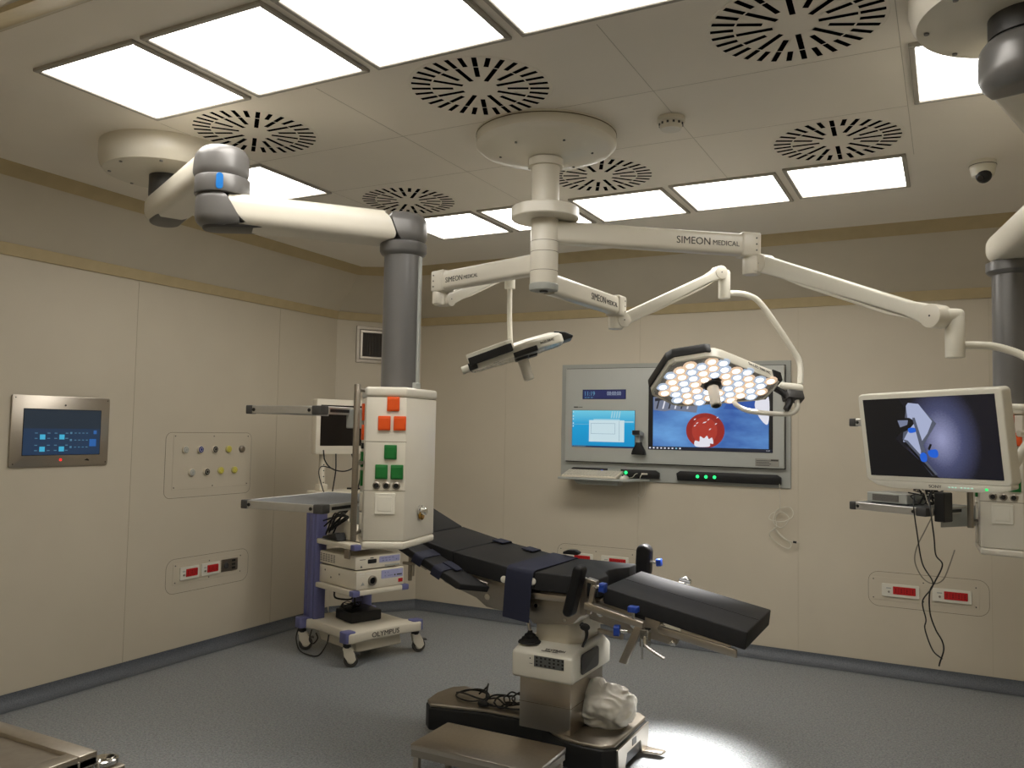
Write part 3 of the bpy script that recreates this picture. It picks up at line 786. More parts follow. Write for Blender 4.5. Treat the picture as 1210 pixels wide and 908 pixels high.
def img_plate(mb, M, pts, z): mb._add([M @ V((p[0], p[1], z)) for p in pts], [list(range(len(pts)))])
b = MB(MM); b.box(-.2665, .2665, -.1505, .1505, .002, .0048); scr = obj('screen', b, BLACK, t)
def glow_mat():
    m = bpy.data.materials.new('camera_picture'); m.use_nodes = True; nt = m.node_tree; bs = nt.nodes['Principled BSDF']
    bs.inputs['Base Color'].default_value = (.01, .01, .012, 1); bs.inputs['Roughness'].default_value = .25
    tc = nt.nodes.new('ShaderNodeTexCoord'); mp = nt.nodes.new('ShaderNodeMapping'); mp.vector_type = 'TEXTURE'
    nt.links.new(tc.outputs['UV'], mp.inputs[0])
    mp.inputs['Location'].default_value = (.60, .48, 0); mp.inputs['Scale'].default_value = (.30, .72, 1)
    gr = nt.nodes.new('ShaderNodeTexGradient'); gr.gradient_type = 'SPHERICAL'; nt.links.new(mp.outputs[0], gr.inputs[0])
    ns_ = nt.nodes.new('ShaderNodeTexNoise'); ns_.inputs['Scale'].default_value = 70; ns_.inputs['Detail'].default_value = 3; nt.links.new(tc.outputs['UV'], ns_.inputs['Vector'])
    mu = nt.nodes.new('ShaderNodeMath'); mu.operation = 'MULTIPLY_ADD'; mu.inputs[1].default_value = .16; mu.inputs[2].default_value = -.08; nt.links.new(ns_.outputs['Fac'], mu.inputs[0])
    ad = nt.nodes.new('ShaderNodeMath'); ad.operation = 'ADD'; nt.links.new(gr.outputs['Fac'], ad.inputs[0]); nt.links.new(mu.outputs[0], ad.inputs[1])
    r = nt.nodes.new('ShaderNodeValToRGB'); e = r.color_ramp.elements
    e[0].position = .05; e[0].color = (.006, .006, .012, 1); e[1].position = .95; e[1].color = (.36, .38, .62, 1)
    q = r.color_ramp.elements.new(.5); q.color = (.075, .085, .185, 1)
    nt.links.new(ad.outputs[0], r.inputs[0]); nt.links.new(r.outputs[0], bs.inputs['Emission Color']); bs.inputs['Emission Strength'].default_value = .75
    return m
b = MB(MM); b._add([(-.2655, -.1495, .0052), (.2655, -.1495, .0052), (.2655, .1495, .0052), (-.2655, .1495, .0052)], [[0, 1, 2, 3]])
pic = obj('picture', b, glow_mat(), scr)
uv = pic.data.uv_layers.new(name='UVMap')
for li, c in zip(pic.data.polygons[0].loop_indices, [(0, 0), (1, 0), (1, 1), (0, 1)]):
    vco = rot_world(t).inverted() @ MM
for lp_ in pic.data.loops:
    co = MM.inverted() @ (rot_world(t) @ pic.data.vertices[lp_.vertex_index].co)
    uv.data[lp_.index].uv = ((co.x + .2655) / .531, (co.y + .1495) / .299)
def sp(u, v): return ((u - .5) * .531, (.5 - v) * .299)      # picture fractions from the top left
def pic_shape(name, pts, m, z):
    b = MB(); img_plate(b, MM, [sp(*p) for p in pts], z); obj(name, b, m, scr)
E_DARK = emit('picture_black', (10, 10, 14), .6, (.008, .008, .01)); E_PALE = emit('picture_pale', (190, 200, 235), .7); E_GREY = emit('picture_grey', (92, 98, 118), .7); E_BLUE = emit('picture_blue', (20, 100, 225), .8); E_MID = emit('picture_midgrey', (130, 140, 170), .7)
pic_shape('picture_table', [(0, 0), (.30, 0), (.34, .12), (.34, .36), (.24, .52), (.55, 1), (0, 1)], E_DARK, .0054)
pic_shape('picture_base', [(.36, .08), (.46, .10), (.575, .33), (.44, .64), (.30, .52)], E_GREY, .0055)
pic_shape('picture_cloth', [(.355, .10), (.375, .06), (.455, .08), (.545, .30), (.50, .45), (.445, .56), (.43, .72), (.30, .55), (.36, .40)], E_PALE, .0056)
pic_shape('picture_device', [(.265, .26), (.37, .25), (.42, .30), (.36, .40), (.30, .44)], E_DARK, .0057)
pic_shape('picture_glint', [(.275, .28), (.36, .28), (.35, .34), (.29, .37)], E_MID, .00575)
pic_shape('picture_bar', [(.395, .25), (.415, .25), (.47, .68), (.44, .72)], E_GREY, .0058)
pic_shape('picture_rail', [(.30, .52), (.34, .54), (.545, .96), (.50, .98)], E_GREY, .0058)
pic_shape('picture_rail_edge', [(.305, .56), (.325, .56), (.525, .965), (.505, .975)], E_DARK, .0059)
pic_shape('picture_knob', smooth_poly([(.355, .385), (.405, .38), (.41, .43), (.36, .44)]), E_BLUE, .0061)
pic_shape('picture_knob', smooth_poly([(.45, .69), (.475, .72), (.47, .80), (.43, .80), (.425, .72)]), E_BLUE, .0061)
pic_shape('picture_knob', smooth_poly([(.49, .67), (.55, .65), (.565, .70), (.55, .75), (.50, .74)]), E_BLUE, .0061)
pic_shape('picture_lever', [(.49, .64), (.51, .58), (.525, .59), (.50, .67)], E_DARK, .0061)
b = MB(); b.text('SONY', .0155, MM @ Matrix.Translation((-.022, -.189, .0025)), sx=1.25); obj('lettering', b, TEXT, cp)
for x in (.060, .072, .084, .106, .120, .132, .146):
    b = MB(MM); b.box(x - .003, x + .003, -.186, -.182, .0015, .0035); obj('indicator', b, emit('indicator_white', (190, 235, 215), 1.0), cp)
b = MB(MM); b.box(.194, .204, -.190, -.182, .0015, .0035); obj('indicator', b, emit('indicator_green', (40, 240, 120), 1.2), cp, label='green power light')
b = MB(MM); b.box(-.14, .14, -.10, .10, -.075, -.05, .01, 2); obj('rear_housing', b, LGREY, t)
Q = MM @ V((.0, .06, -.085))
b = MB(); b.tube([(.025, 3.62, 2.035), (.07, 3.65, 2.04), (.17, 3.70, 2.035), (.28, 3.69, 1.98), (.36, 3.62, 1.86), (.385, 3.56, 1.80), (.38, 3.53, 1.775)], .0155, 14); obj('suspension_tube', b, WHITE, t)
b = MB(); b.cyl((.38, 3.53, 1.62), (.38, 3.53, 1.80), .022, n=20, bev=.003); obj('swivel', b, WHITE, t)
b = MB(); b.tube([(.38, 3.53, 1.79), (.26, 3.50, 1.795), (.08, 3.48, 1.795), tuple(MM @ V((.03, .08, -.07)))], .012, 12); obj('yoke', b, WHITE, t)
b = MB(); b.tube([(.38, 3.53, 1.70), (.28, 3.49, 1.70), (.22, 3.45, 1.70)], .012, 12); obj('yoke', b, WHITE, t)
b = MB(); b.cyl((.262, 3.475, 1.685), (.195, 3.40, 1.575), .0175, .0165, n=20, bev=.003); b.sphere((.262, 3.475, 1.69), .026); obj('sterile_handle', b, WHITE, t)
bpy.context.view_layer.update()

# ------------------------------------------------------------------ things on the right boom shelf
SH = frame((-.44, 4.47, 1.353), (.868, -.497, 0), (.497, .868, 0))
t = thing('video_converter', 'flat silver-grey box with a vented front on the lower right shelf', 'video box', SH @ V((.16, .15, 0)))
b = MB(SH); b.box(.055, .265, .06, .25, .004, .052, .003, 1); cb = obj('case', b, LGREY, t)
b = MB(SH); b.box(.085, .225, .0585, .061, .012, .044)
obj('vent_grille', b, mat('vent_mesh', (104, 102, 96), .6, 0, .4, 400), cb)
for x in (.07, .25):
    b = MB(SH); b.cyl((x, .09, 0), (x, .09, .005), .008, n=12); obj('foot', b, BLACK, cb)
rs = random.Random(3)
def wire_nest(M, n, box, r, amp=.03, loops=3):
    b = MB(M)
    for k in range(n):
        pts = []
        for i in range(7):
            pts.append((rs.uniform(box[0], box[1]), rs.uniform(box[2], box[3]), rs.uniform(box[4], box[5])))
        b.tube(pts, r, 7, res=7)
    return b
t = tag(obj('cable_bundle', wire_nest(SH, 7, (.27, .385, .05, .22, .008, .09), .0032), BLACK, loc=SH @ V((.3, .13, 0))), 'tangle of black cables beside the silver box on the right shelf', 'cable')
b = MB(SH); b.box(.405, .455, .05, .12, -.06, .075, .004, 1)
o = tag(obj('power_adapter', b, BLACK, loc=SH @ V((.42, .09, .0))), 'black power adapter under the tilted monitor, against the right boom', 'power adapter')
def hang(name, pts, r, m, label, cat='cable'):
    b = MB(); b.tube(pts, r, 8, res=8); return tag(obj(name, b, m, loc=pts[0]), label, cat)
W = lambda u, v, z: tuple(SH @ V((u, v, z)))
hang('hanging_cable', [W(.33, .02, .06), W(.345, -.012, .0), W(.36, -.012, -.11), W(.385, -.012, -.25), W(.435, -.012, -.335), W(.385, -.012, -.42), W(.40, -.012, -.50), W(.395, -.012, -.545), W(.43, -.012, -.63), W(.475, -.012, -.66)], .0030, BLACK, 'black cable hanging in a crossing loop below the right shelf, left strand')
hang('hanging_cable', [W(.395, .03, .05), W(.43, -.02, .0), W(.452, -.03, -.12), W(.46, -.03, -.2), W(.49, -.03, -.24), W(.455, -.03, -.32), W(.43, -.03, -.37), W(.43, -.03, -.46), W(.455, -.03, -.53), W(.485, -.03, -.575), W(.492, -.03, -.615), W(.475, -.03, -.67), W(.47, -.03, -.69)], .0032, BLACK, 'black cable hanging below the right shelf, longer strand over the red socket')
hang('hanging_cable', [W(.35, .06, .09), W(.40, .01, .03), W(.43, -.005, -.02), W(.40, -.005, -.09), W(.355, -.005, -.18), W(.345, -.005, -.25), W(.38, -.005, -.315), W(.43, -.005, -.335), W(.475, .0, -.31), W(.495, .02, -.24), W(.495, .06, -.18)], .0028, GCABLE, 'grey cable hanging in a wide round loop below the right shelf')

# ------------------------------------------------------------------ wall workstation panel (back wall)
t = thing('wall_workstation', 'grey wall cabinet on the back wall with two lit screens and a digital clock', 'wall panel', (-2.0, 6.51, 1.27))
b = MB(); b.box(-2.945, -1.05, 6.497, 6.515, 1.275, 2.245, .003, 1); fl = obj('flange', b, LGREY, t)
b = MB(); b.box(-2.893, -1.093, 6.46, 6.50, 1.425, 2.205, .004, 2); fp = obj('front_panel', b, mat('panel_grey', (186, 188, 182), .42, 0, .015, 5), t)
b = MB(); b.box(-2.899, -1.087, 6.494, 6.498, 1.418, 2.211); obj('shadow_gap', b, BLACK, fl)
Y = 6.4595
def wq(name, pts, m, par, y, label=None):
    b = MB(); b._add([(p[0], y, p[1]) for p in pts], [list(range(len(pts)))]); return obj(name, b, m, par, label=label)
def rect(x0, x1, z0, z1): return [(x0, z0), (x1, z0), (x1, z1), (x0, z1)]
def screen_body(name, x0, x1, z0, z1, m):
    b = MB(); b.box(x0, x1, Y - .002, Y + .002, z0, z1); return obj(name, b, m, t)
ck = screen_body('clock', -2.735, -2.35, 1.948, 2.028, mat('clock_panel', (22, 28, 74), .2))
wq('clock_backlight', rect(-2.73, -2.355, 1.952, 2.024), emit('clock_blue', (24, 34, 92), .75), ck, Y - .0025)
DIG = emit('clock_digits', (120, 190, 225), .55); DIGW = emit('clock_digits_white', (190, 205, 225), .6)
b = MB(); b.text('11:19', .050, frame((-2.722, Y - .003, 1.978), (1, 0, 0), (0, 0, 1)), sx=.9); obj('digits', b, DIG, ck)
b = MB(); b.text('00:00:00', .046, frame((-2.515, Y - .003, 1.980), (1, 0, 0), (0, 0, 1)), sx=.78); obj('digits', b, DIGW, ck)
for x in (-2.715, -2.69, -2.66): wq('date_mark', rect(x, x + .018, 1.959, 1.964), DIG, ck, Y - .003)
# left screen: desktop
S1 = screen_body('desktop_screen', -2.828, -2.268, 1.545, 1.855, BLACK)
def desk_mat():
    m = bpy.data.materials.new('desktop_picture'); m.use_nodes = True; nt = m.node_tree; bs = nt.nodes['Principled BSDF']
    bs.inputs['Base Color'].default_value = (.01, .02, .03, 1); bs.inputs['Roughness'].default_value = .3
    tc = nt.nodes.new('ShaderNodeTexCoord'); sx = nt.nodes.new('ShaderNodeSeparateXYZ'); nt.links.new(tc.outputs['Generated'], sx.inputs[0])
    r = nt.nodes.new('ShaderNodeValToRGB'); e = r.color_ramp.elements
    e[0].position = 0; e[0].color = (*lin((8, 150, 210)), 1); e[1].position = 1; e[1].color = (*lin((120, 215, 240)), 1)
    q = e.new(.6); q.color = (*lin((20, 165, 222)), 1)
    nt.links.new(sx.outputs['Z'], r.inputs[0]); nt.links.new(r.outputs[0], bs.inputs['Emission Color']); bs.inputs['Emission Strength'].default_value = .8
    return m
wq('desktop_picture', rect(-2.826, -2.27, 1.558, 1.853), desk_mat(), S1, Y - .0025)
wq('taskbar', rect(-2.826, -2.27, 1.547, 1.558), emit('taskbar_blue', (14, 48, 96), .8), S1, Y - .0025)
EW = emit('window_white', (214, 238, 246), .8); EP = emit('window_pale', (168, 220, 238), .8); EL = emit('window_line', (60, 130, 170), .7)
wq('app_window', rect(-2.632, -2.40, 1.60, 1.782), EP, S1, Y - .0030)
wq('app_window', rect(-2.672, -2.36, 1.592, 1.772), EW, S1, Y - .0034)
for pts in (rect(-2.655, -2.44, 1.658, 1.660), rect(-2.655, -2.44, 1.744, 1.746), rect(-2.655, -2.653, 1.658, 1.746), rect(-2.442, -2.44, 1.658, 1.746), rect(-2.405, -2.403, 1.60, 1.765)):
    wq('window_line', pts, EL, S1, Y - .0037)
for k in range(4): wq('desktop_streak', [(-2.48 + .022 * k, 1.79), (-2.468 + .022 * k, 1.79), (-2.458 + .022 * k, 1.848), (-2.47 + .022 * k, 1.848)], EP, S1, Y - .0030)
wq('desktop_streak', rect(-2.826, -2.36, 1.735, 1.737), EP, S1, Y - .0029); wq('desktop_streak', rect(-2.36, -2.28, 1.755, 1.765), EP, S1, Y - .0029)
for k, z in enumerate((1.835, 1.80, 1.775, 1.74, 1.715)): wq('desktop_icon', rect(-2.822, -2.812, z, z + .010), EW, S1, Y - .0030)
for k in range(9): wq('taskbar_icon', rect(-2.822 + .014 * k, -2.816 + .014 * k, 1.550, 1.555), EP, S1, Y - .0030)
b = MB(); b.text('clinical', .016, frame((-2.815, Y - .001, 1.874), (1, 0, 0), (0, 0, 1))); 
bm_tmp = b
b.bm.free()
b = MB(); b.box(-2.815, -2.775, Y - .001, Y + .001, 1.876, 1.885); b.box(-2.772, -2.735, Y - .001, Y + .001, 1.878, 1.883); obj('printed_mark', b, TEXT, fp)
# right screen: camera picture with the red ball
S2 = screen_body('large_screen', -2.155, -1.175, 1.54, 2.082, BLACK)
ES = {k: emit('scope_' + k, c, s) for k, c, s in (('blue', (58, 120, 205), .85), ('blue2', (34, 82, 168), .85), ('sky', (96, 160, 228), .85), ('dark', (24, 26, 40), .7), ('grey', (120, 128, 150), .8), ('white', (230, 230, 240), .9), ('red', (150, 28, 20), .85), ('red2', (176, 48, 34), .85), ('dred', (96, 14, 12), .85), ('bar', (150, 205, 228), .8), ('task', (14, 22, 44), .7))}
def scope_mat():
    m = bpy.data.materials.new('scope_picture'); m.use_nodes = True; nt = m.node_tree; bs = nt.nodes['Principled BSDF']
    bs.inputs['Base Color'].default_value = (.01, .01, .02, 1); bs.inputs['Roughness'].default_value = .3
    tc = nt.nodes.new('ShaderNodeTexCoord'); n1 = nt.nodes.new('ShaderNodeTexNoise'); n1.inputs['Scale'].default_value = 2.2; n1.inputs['Detail'].default_value = 6
    nt.links.new(tc.outputs['Generated'], n1.inputs['Vector'])
    r = nt.nodes.new('ShaderNodeValToRGB'); e = r.color_ramp.elements
    e[0].position = .3; e[0].color = (*lin((28, 70, 160)), 1); e[1].position = .7; e[1].color = (*lin((110, 170, 232)), 1)
    nt.links.new(n1.outputs['Fac'], r.inputs[0]); nt.links.new(r.outputs[0], bs.inputs['Emission Color']); bs.inputs['Emission Strength'].default_value = .8
    return m
wq('title_bar', rect(-2.152, -1.178, 2.062, 2.079), ES['bar'], S2, Y - .0025)
wq('scope_picture', rect(-2.115, -1.205, 1.568, 1.965), scope_mat(), S2, Y - .0026)
wq('instrument', [(-2.112, 1.965), (-2.112, 1.86), (-2.02, 1.85), (-1.96, 1.86), (-1.76, 1.84), (-1.75, 1.90), (-1.95, 1.965)], ES['grey'], S2, Y - .0030)
wq('instrument', [(-2.10, 1.955), (-2.10, 1.93), (-2.03, 1.94), (-2.03, 1.96)], ES['dark'], S2, Y - .0032)
for k in range(6):
    x = -2.09 + .05 * k; wq('instrument_glint', [(x, 1.87), (x + .012, 1.87), (x + .03, 1.94), (x + .02, 1.945)], ES['white'] if k % 2 else ES['dark'], S2, Y - .0034)
wq('drape_fold', [(-1.55, 1.87), (-1.30, 1.86), (-1.25, 1.90), (-1.35, 1.955), (-1.5, 1.95)], ES['blue2'], S2, Y - .0030)
wq('glove', smooth_poly([(-1.27, 1.80), (-1.21, 1.76), (-1.206, 1.96), (-1.28, 1.965), (-1.31, 1.90)]), ES['white'], S2, Y - .0032)
ball = [(-1.69 + .152 * math.cos(a), 1.70 + .138 * math.sin(a)) for a in [2 * PI * k / 48 for k in range(48)]]
wq('red_ball', [(p[0], max(p[1], 1.569)) for p in ball], ES['red'], S2, Y - .0036)
wq('ball_shade', [(p[0] * 1.0, max(p[1], 1.569)) for p in [(-1.695 + .10 * math.cos(a), 1.70 + .105 * math.sin(a)) for a in [2 * PI * k / 36 for k in range(36)]]], ES['red2'], S2, Y - .0039)
rs = random.Random(11)
wq('ball_glint', smooth_poly([(-1.765, 1.575), (-1.77, 1.62), (-1.735, 1.615), (-1.73, 1.655), (-1.70, 1.64), (-1.675, 1.66), (-1.66, 1.635), (-1.635, 1.645), (-1.625, 1.60), (-1.65, 1.60), (-1.66, 1.575)]), ES['white'], S2, Y - .0042)
for k in range(9):
    x = -1.80 + .2 * rs.random(); z = 1.70 + .10 * rs.random(); wq('ball_spark', [(x, z), (x + .012, z + .004), (x + .02, z + .014), (x + .006, z + .010)], ES['white'], S2, Y - .0042)
wq('taskbar', rect(-2.152, -1.178, 1.543, 1.566), ES['task'], S2, Y - .0028)
for k in range(9): wq('taskbar_icon', rect(-2.145 + .031 * k, -2.131 + .031 * k, 1.549, 1.560), ES['white'] if k != 7 else ES['bar'], S2, Y - .0032)
b = MB(); b.text('11:19', .012, frame((-1.225, Y - .0032, 1.551), (1, 0, 0), (0, 0, 1))); obj('taskbar_clock', b, ES['white'], S2)
b = MB(); b.box(-1.305, -1.13, Y - .001, Y + .001, 1.436, 1.495); lb = obj('rating_label', b, mat('label_silver', (150, 148, 140), .4), fp)
for k in range(4):
    b = MB(); b.box(-1.298, -1.20 + .012 * (k % 2), Y - .0015, Y, 1.442 + .012 * k, 1.446 + .012 * k); obj('label_line', b, TEXT, lb)
b = MB(); b.box(-1.19, -1.135, Y - .0015, Y, 1.478, 1.490); obj('label_block', b, TEXT, lb)
# black connector trays
def tray(x0, x1, z0, z1):
    b = MB(); b.prism([(x0 + .01, z0), (x1, z0), (x1, z1 - .02), (x1 - .03, z1), (x0 + .03, z1), (x0, z1 - .02)], 6.470, 6.499, .004, 2, PY); return obj('connector_strip', b, BLACK, t)
tr1 = tray(-2.85, -2.065, 1.303, 1.372); tr2 = tray(-1.925, -1.118, 1.300, 1.376)
GL = emit('button_green', (40, 255, 130), 1.6); BLL = emit('button_blue', (80, 110, 255), 1.6)
for x in (-1.752, -1.685, -1.618):
    b = MB(); b.lathe([(.009, 0), (.013, 0), (.013, .003), (.009, .003)], (x, 6.470, 1.338), 24, (0, -1, 0)); obj('lit_button', b, GL, tr2)
for x, m in ((-2.555, BLL), (-2.345, GL)):
    b = MB(); b.lathe([(.012, 0), (.014, .004), (.008, .007), (0, .008)], (x, 6.470, 1.345), 24, (0, -1, 0)); obj('lit_button', b, m, tr1)
b = MB(); b.box(-2.50, -2.39, 6.45, 6.471, 1.325, 1.372, .003, 1); obj('latch', b, LGREY, tr1)
# fold-out keyboard shelf
b = MB(); b.prism([(-2.875, 6.28), (-2.27, 6.28), (-2.15, 6.47), (-2.15, 6.498), (-2.875, 6.498)], 1.279, 1.297, .003, 1); ks = obj('keyboard_shelf', b, LGREY, t)
b = MB(); b.prism([(-2.76, 1.279), (-2.36, 1.279), (-2.37, 1.24), (-2.72, 1.24)], 6.34, 6.46, .004, 1, PY); obj('shelf_bracket', b, LGREY, ks)
# keyboard and mouse
t2 = thing('keyboard', 'pale grey computer keyboard on the fold-out shelf of the wall cabinet', 'keyboard', (-2.60, 6.37, 1.298))
b = MB(); b.prism([(6.29, 1.2985), (6.46, 1.2985), (6.46, 1.356), (6.29, 1.312)], -2.845, -2.365, .003, 2, PX); obj('case', b, WARMW, t2)
KEY = mat('pale_keys', (206, 202, 190), .5)
for r in range(5):
    b = MB()
    for k in range(16):
        x = -2.832 + .0285 * k; yy = 6.302 + .029 * r; z = 1.3145 + .0076 * r
        b.prism([(x, yy), (x + .024, yy), (x + .024, yy + .023), (x, yy + .023)], z, z + .012, .002, 1)
    obj('key_row', b, KEY, t2)
t2 = thing('computer_mouse', 'small white mouse beside the keyboard on the fold-out shelf', 'mouse', (-2.32, 6.36, 1.298))
b = MB(); b.sphere((-2.32, 6.36, 1.303), .055, (.62, 1, .52)); mo = obj('body', b, WHITE, t2)
b = MB(); b.cyl((-2.324, 6.322, 1.328), (-2.316, 6.322, 1.328), .007, n=12); obj('wheel', b, DGREY, mo)
b = MB(); b.tube([(-2.32, 6.41, 1.303), (-2.28, 6.44, 1.31), (-2.26, 6.452, 1.335), (-2.245, 6.468, 1.342)], .0025, 7); obj('cable', b, WCABLE, mo)
b = MB()
b.tube([(-2.17, 6.462, 1.342), (-2.20, 6.45, 1.338), (-2.215, 6.44, 1.30), (-2.205, 6.455, 1.22), (-2.225, 6.46, 1.18), (-2.24, 6.465, 1.165), (-2.20, 6.47, 1.15), (-2.18, 6.48, 1.22), (-2.19, 6.48, 1.33)], .003, 8)
b.box(-2.21, -2.16, 6.452, 6.47, 1.333, 1.347, .003, 1)
tag(obj('usb_cable', b, WCABLE, loc=(-2.19, 6.46, 1.34)), 'short white cable loop plugged in at the right end of the keyboard shelf', 'cable')
t2 = thing('barcode_scanner', 'black and grey handheld scanner in its holder between the two wall screens', 'barcode scanner', (-2.225, 6.44, 1.50))
b = MB(); b.prism([(-2.285, 1.495), (-2.165, 1.495), (-2.175, 1.53), (-2.20, 1.575), (-2.205, 1.60), (-2.245, 1.60), (-2.25, 1.575), (-2.275, 1.53)], 6.405, 6.458, .008, 2, PY); obj('holder', b, BLACK, t2)
b = MB(); b.prism([(-2.243, 1.59), (-2.207, 1.59), (-2.204, 1.65), (-2.246, 1.65)], 6.405, 6.445, .008, 2, PY); obj('grip', b, LGREY, t2)
b = MB(); b.prism([(6.36, 1.655), (6.45, 1.64), (6.455, 1.675), (6.36, 1.695)], -2.262, -2.188, .008, 2, PX); hdn = obj('scan_head', b, LGREY, t2)
b = MB(); b.prism([(6.358, 1.659), (6.362, 1.657), (6.362, 1.692), (6.358, 1.692)], -2.255, -2.195, 0, 1, PX); obj('scan_window', b, BLACK, hdn)
# white cable hanging from the cabinet
b = MB()
pts = [(-1.125, 6.455, 1.31), (-1.125, 6.465, 1.20), (-1.13, 6.48, 1.12), (-1.19, 6.48, 1.08), (-1.20, 6.47, 1.04), (-1.10, 6.46, 1.03), (-1.03, 6.47, 1.08), (-1.06, 6.48, 1.14), (-1.15, 6.48, 1.11), (-1.17, 6.47, 1.02), (-1.11, 6.465, .985), (-1.06, 6.47, 1.06), (-1.12, 6.48, 1.10), (-1.16, 6.48, 1.05), (-1.15, 6.47, .99), (-1.20, 6.48, .94), (-1.19, 6.49, .90), (-1.11, 6.48, .845), (-1.06, 6.48, .835), (-1.05, 6.48, .87), (-1.12, 6.48, .93), (-1.17, 6.48, .98), (-1.13, 6.48, .93), (-1.08, 6.475, .895), (-1.03, 6.47, .885)]
b.tube(pts, .0032, 7, res=7)
cw = tag(obj('data_cable', b, WCABLE, loc=(-1.125, 6.46, 1.3)), 'white cable hanging in loose loops below the right corner of the wall cabinet', 'cable')
b = MB(); b.cyl((-1.03, 6.47, .885), (-1.005, 6.468, .883), .008, n=12, bev=.001); obj('plug', b, BLACK, cw)
b = MB(); b.cyl((-1.005, 6.468, .883), (-.985, 6.467, .885), .005, n=12); obj('plug_tip', b, WCABLE, cw)

# ------------------------------------------------------------------ wall sockets
def socket_plate(t, F, x0, x1, y0, y1, screws):
    b = MB(F); b.prism(rrect(x0, x1, y0, y1, .07), 0, .0012); pl = obj('wall_plate', b, WALL, t)
    b = MB(); ring_outline(b, x0, x1, y0, y1, .07, .0025, .0016, F); obj('plate_joint', b, GROOVE, pl)
    sx0, sx1, sy0, sy1 = screws
    b = MB(F)
    b.prism([(sx0 - .02, sy0 - .015), (sx1 + .02, sy0 - .015), (sx1 + .02, sy1 + .015), (sx0 - .02, sy1 + .015)], .001, .0035, .001, 1); ip = obj('inner_plate', b, WALL, pl)
    b = MB(F)
    for x in (sx0, (sx0 + sx1) / 2, sx1):
        for y in (sy0, sy1): b.cyl((x, y, .003), (x, y, .0055), .0045, n=10)
    obj('plate_screw', b, DGREY, ip)
    return pl
def socket_module(t, F, x0, x1, y0, y1, nred=4):
    b = MB(F); b.prism(rrect(x0, x1, y0, y1, .006, 3), .003, .013, .002, 1); fr = obj('socket_frame', b, WHITE, t)
    w = x1 - x0; h = y1 - y0
    rx0, rx1, ry0, ry1 = x0 + w * .30, x0 + w * .90, y0 + h * .22, y1 - h * .18
    b = MB(F); b.prism(rrect(rx0, rx1, ry0, ry1, .003, 2), .012, .016, .001, 1); rd = obj('red_outlet', b, RED, fr, label='red power outlets')
    for k in range(nred):
        x = rx0 + (rx1 - rx0) * (k + .5) / nred
        b = MB(F)
        for dy in (-.2, 0, .2): b.cyl((x, (ry0 + ry1) / 2 + dy * (ry1 - ry0), .0155), (x, (ry0 + ry1) / 2 + dy * (ry1 - ry0), .0165), .0035, n=10)
        b.box(x + (rx1 - rx0) / nred * .5 - .0006, x + (rx1 - rx0) / nred * .5 + .0006, ry0 + .003, ry1 - .003, .0155, .0163)
        obj('pin_holes', b, DRED, rd)
    b = MB(F); b.cyl((x0 + w * .19, y0 + h * .38, .012), (x0 + w * .19, y0 + h * .38, .017), .0075, n=16); obj('earth_pin', b, STEELD, fr)
    b = MB(F); b.box(x0 + w * .12, x0 + w * .25, y0 + h * .62, y0 + h * .70, .0125, .0138); obj('indicator_mark', b, LGREY, fr)
t = thing('socket_panel', 'wall plate with two red-outlet sockets low on the back wall at right', 'wall socket', (-.15, 6.51, .58), 0, 'red-outlet socket panels')
F = BACKW(0, 0, .0)
socket_plate(t, F, -.52, .235, .475, .72, (-.485, .155, .535, .665))
socket_module(t, F, -.430, -.190, .550, .640); socket_module(t, F, -.110, .130, .550, .640)
t = thing('socket_panel', 'wall plate with two red-outlet sockets behind the operating table', 'wall socket', (-2.6, 6.51, .6), 0, 'red-outlet socket panels')
socket_plate(t, F, -2.97, -2.215, .475, .72, (-2.935, -2.295, .535, .675))
socket_module(t, F, -2.88, -2.64, .555, .650); socket_module(t, F, -2.565, -2.325, .555, .650)
t = thing('socket_panel', 'wall plate with two red-outlet sockets and a steel data outlet on the left wall', 'wall socket', (-4.87, 4.45, .58), 0, 'red-outlet socket panels')
F = LEFTW(0, 0)
socket_plate(t, F, 4.065, 4.84, .468, .715, (4.145, 4.755, .545, .665))
socket_module(t, F, 4.182, 4.352, .557, .648, 3); socket_module(t, F, 4.375, 4.545, .560, .650, 3)
b = MB(F); b.prism(rrect(4.565, 4.725, .563, .655, .003, 2), .003, .010, .001, 1); sp_ = obj('data_outlet', b, STEELD, t, label='steel data outlet plate')
for k in range(3):
    b = MB(F); b.box(4.665, 4.70, .575 + .027 * k, .592 + .027 * k, .0095, .0108); obj('data_port', b, BLACK, sp_)
b = MB(F); b.lathe([(.022, 0), (.022, .006), (.014, .008), (.012, .004), (0, .004)], F @ V((4.61, .608, .009)), 20, (1, 0, 0))
b.bm.free()
b = MB(); b.lathe([(.022, 0), (.022, .006), (.014, .008), (.012, .004), (0, .004)], F @ V((4.61, .608, .009)), 20, (1, 0, 0)); obj('round_port', b, DGREY, sp_)

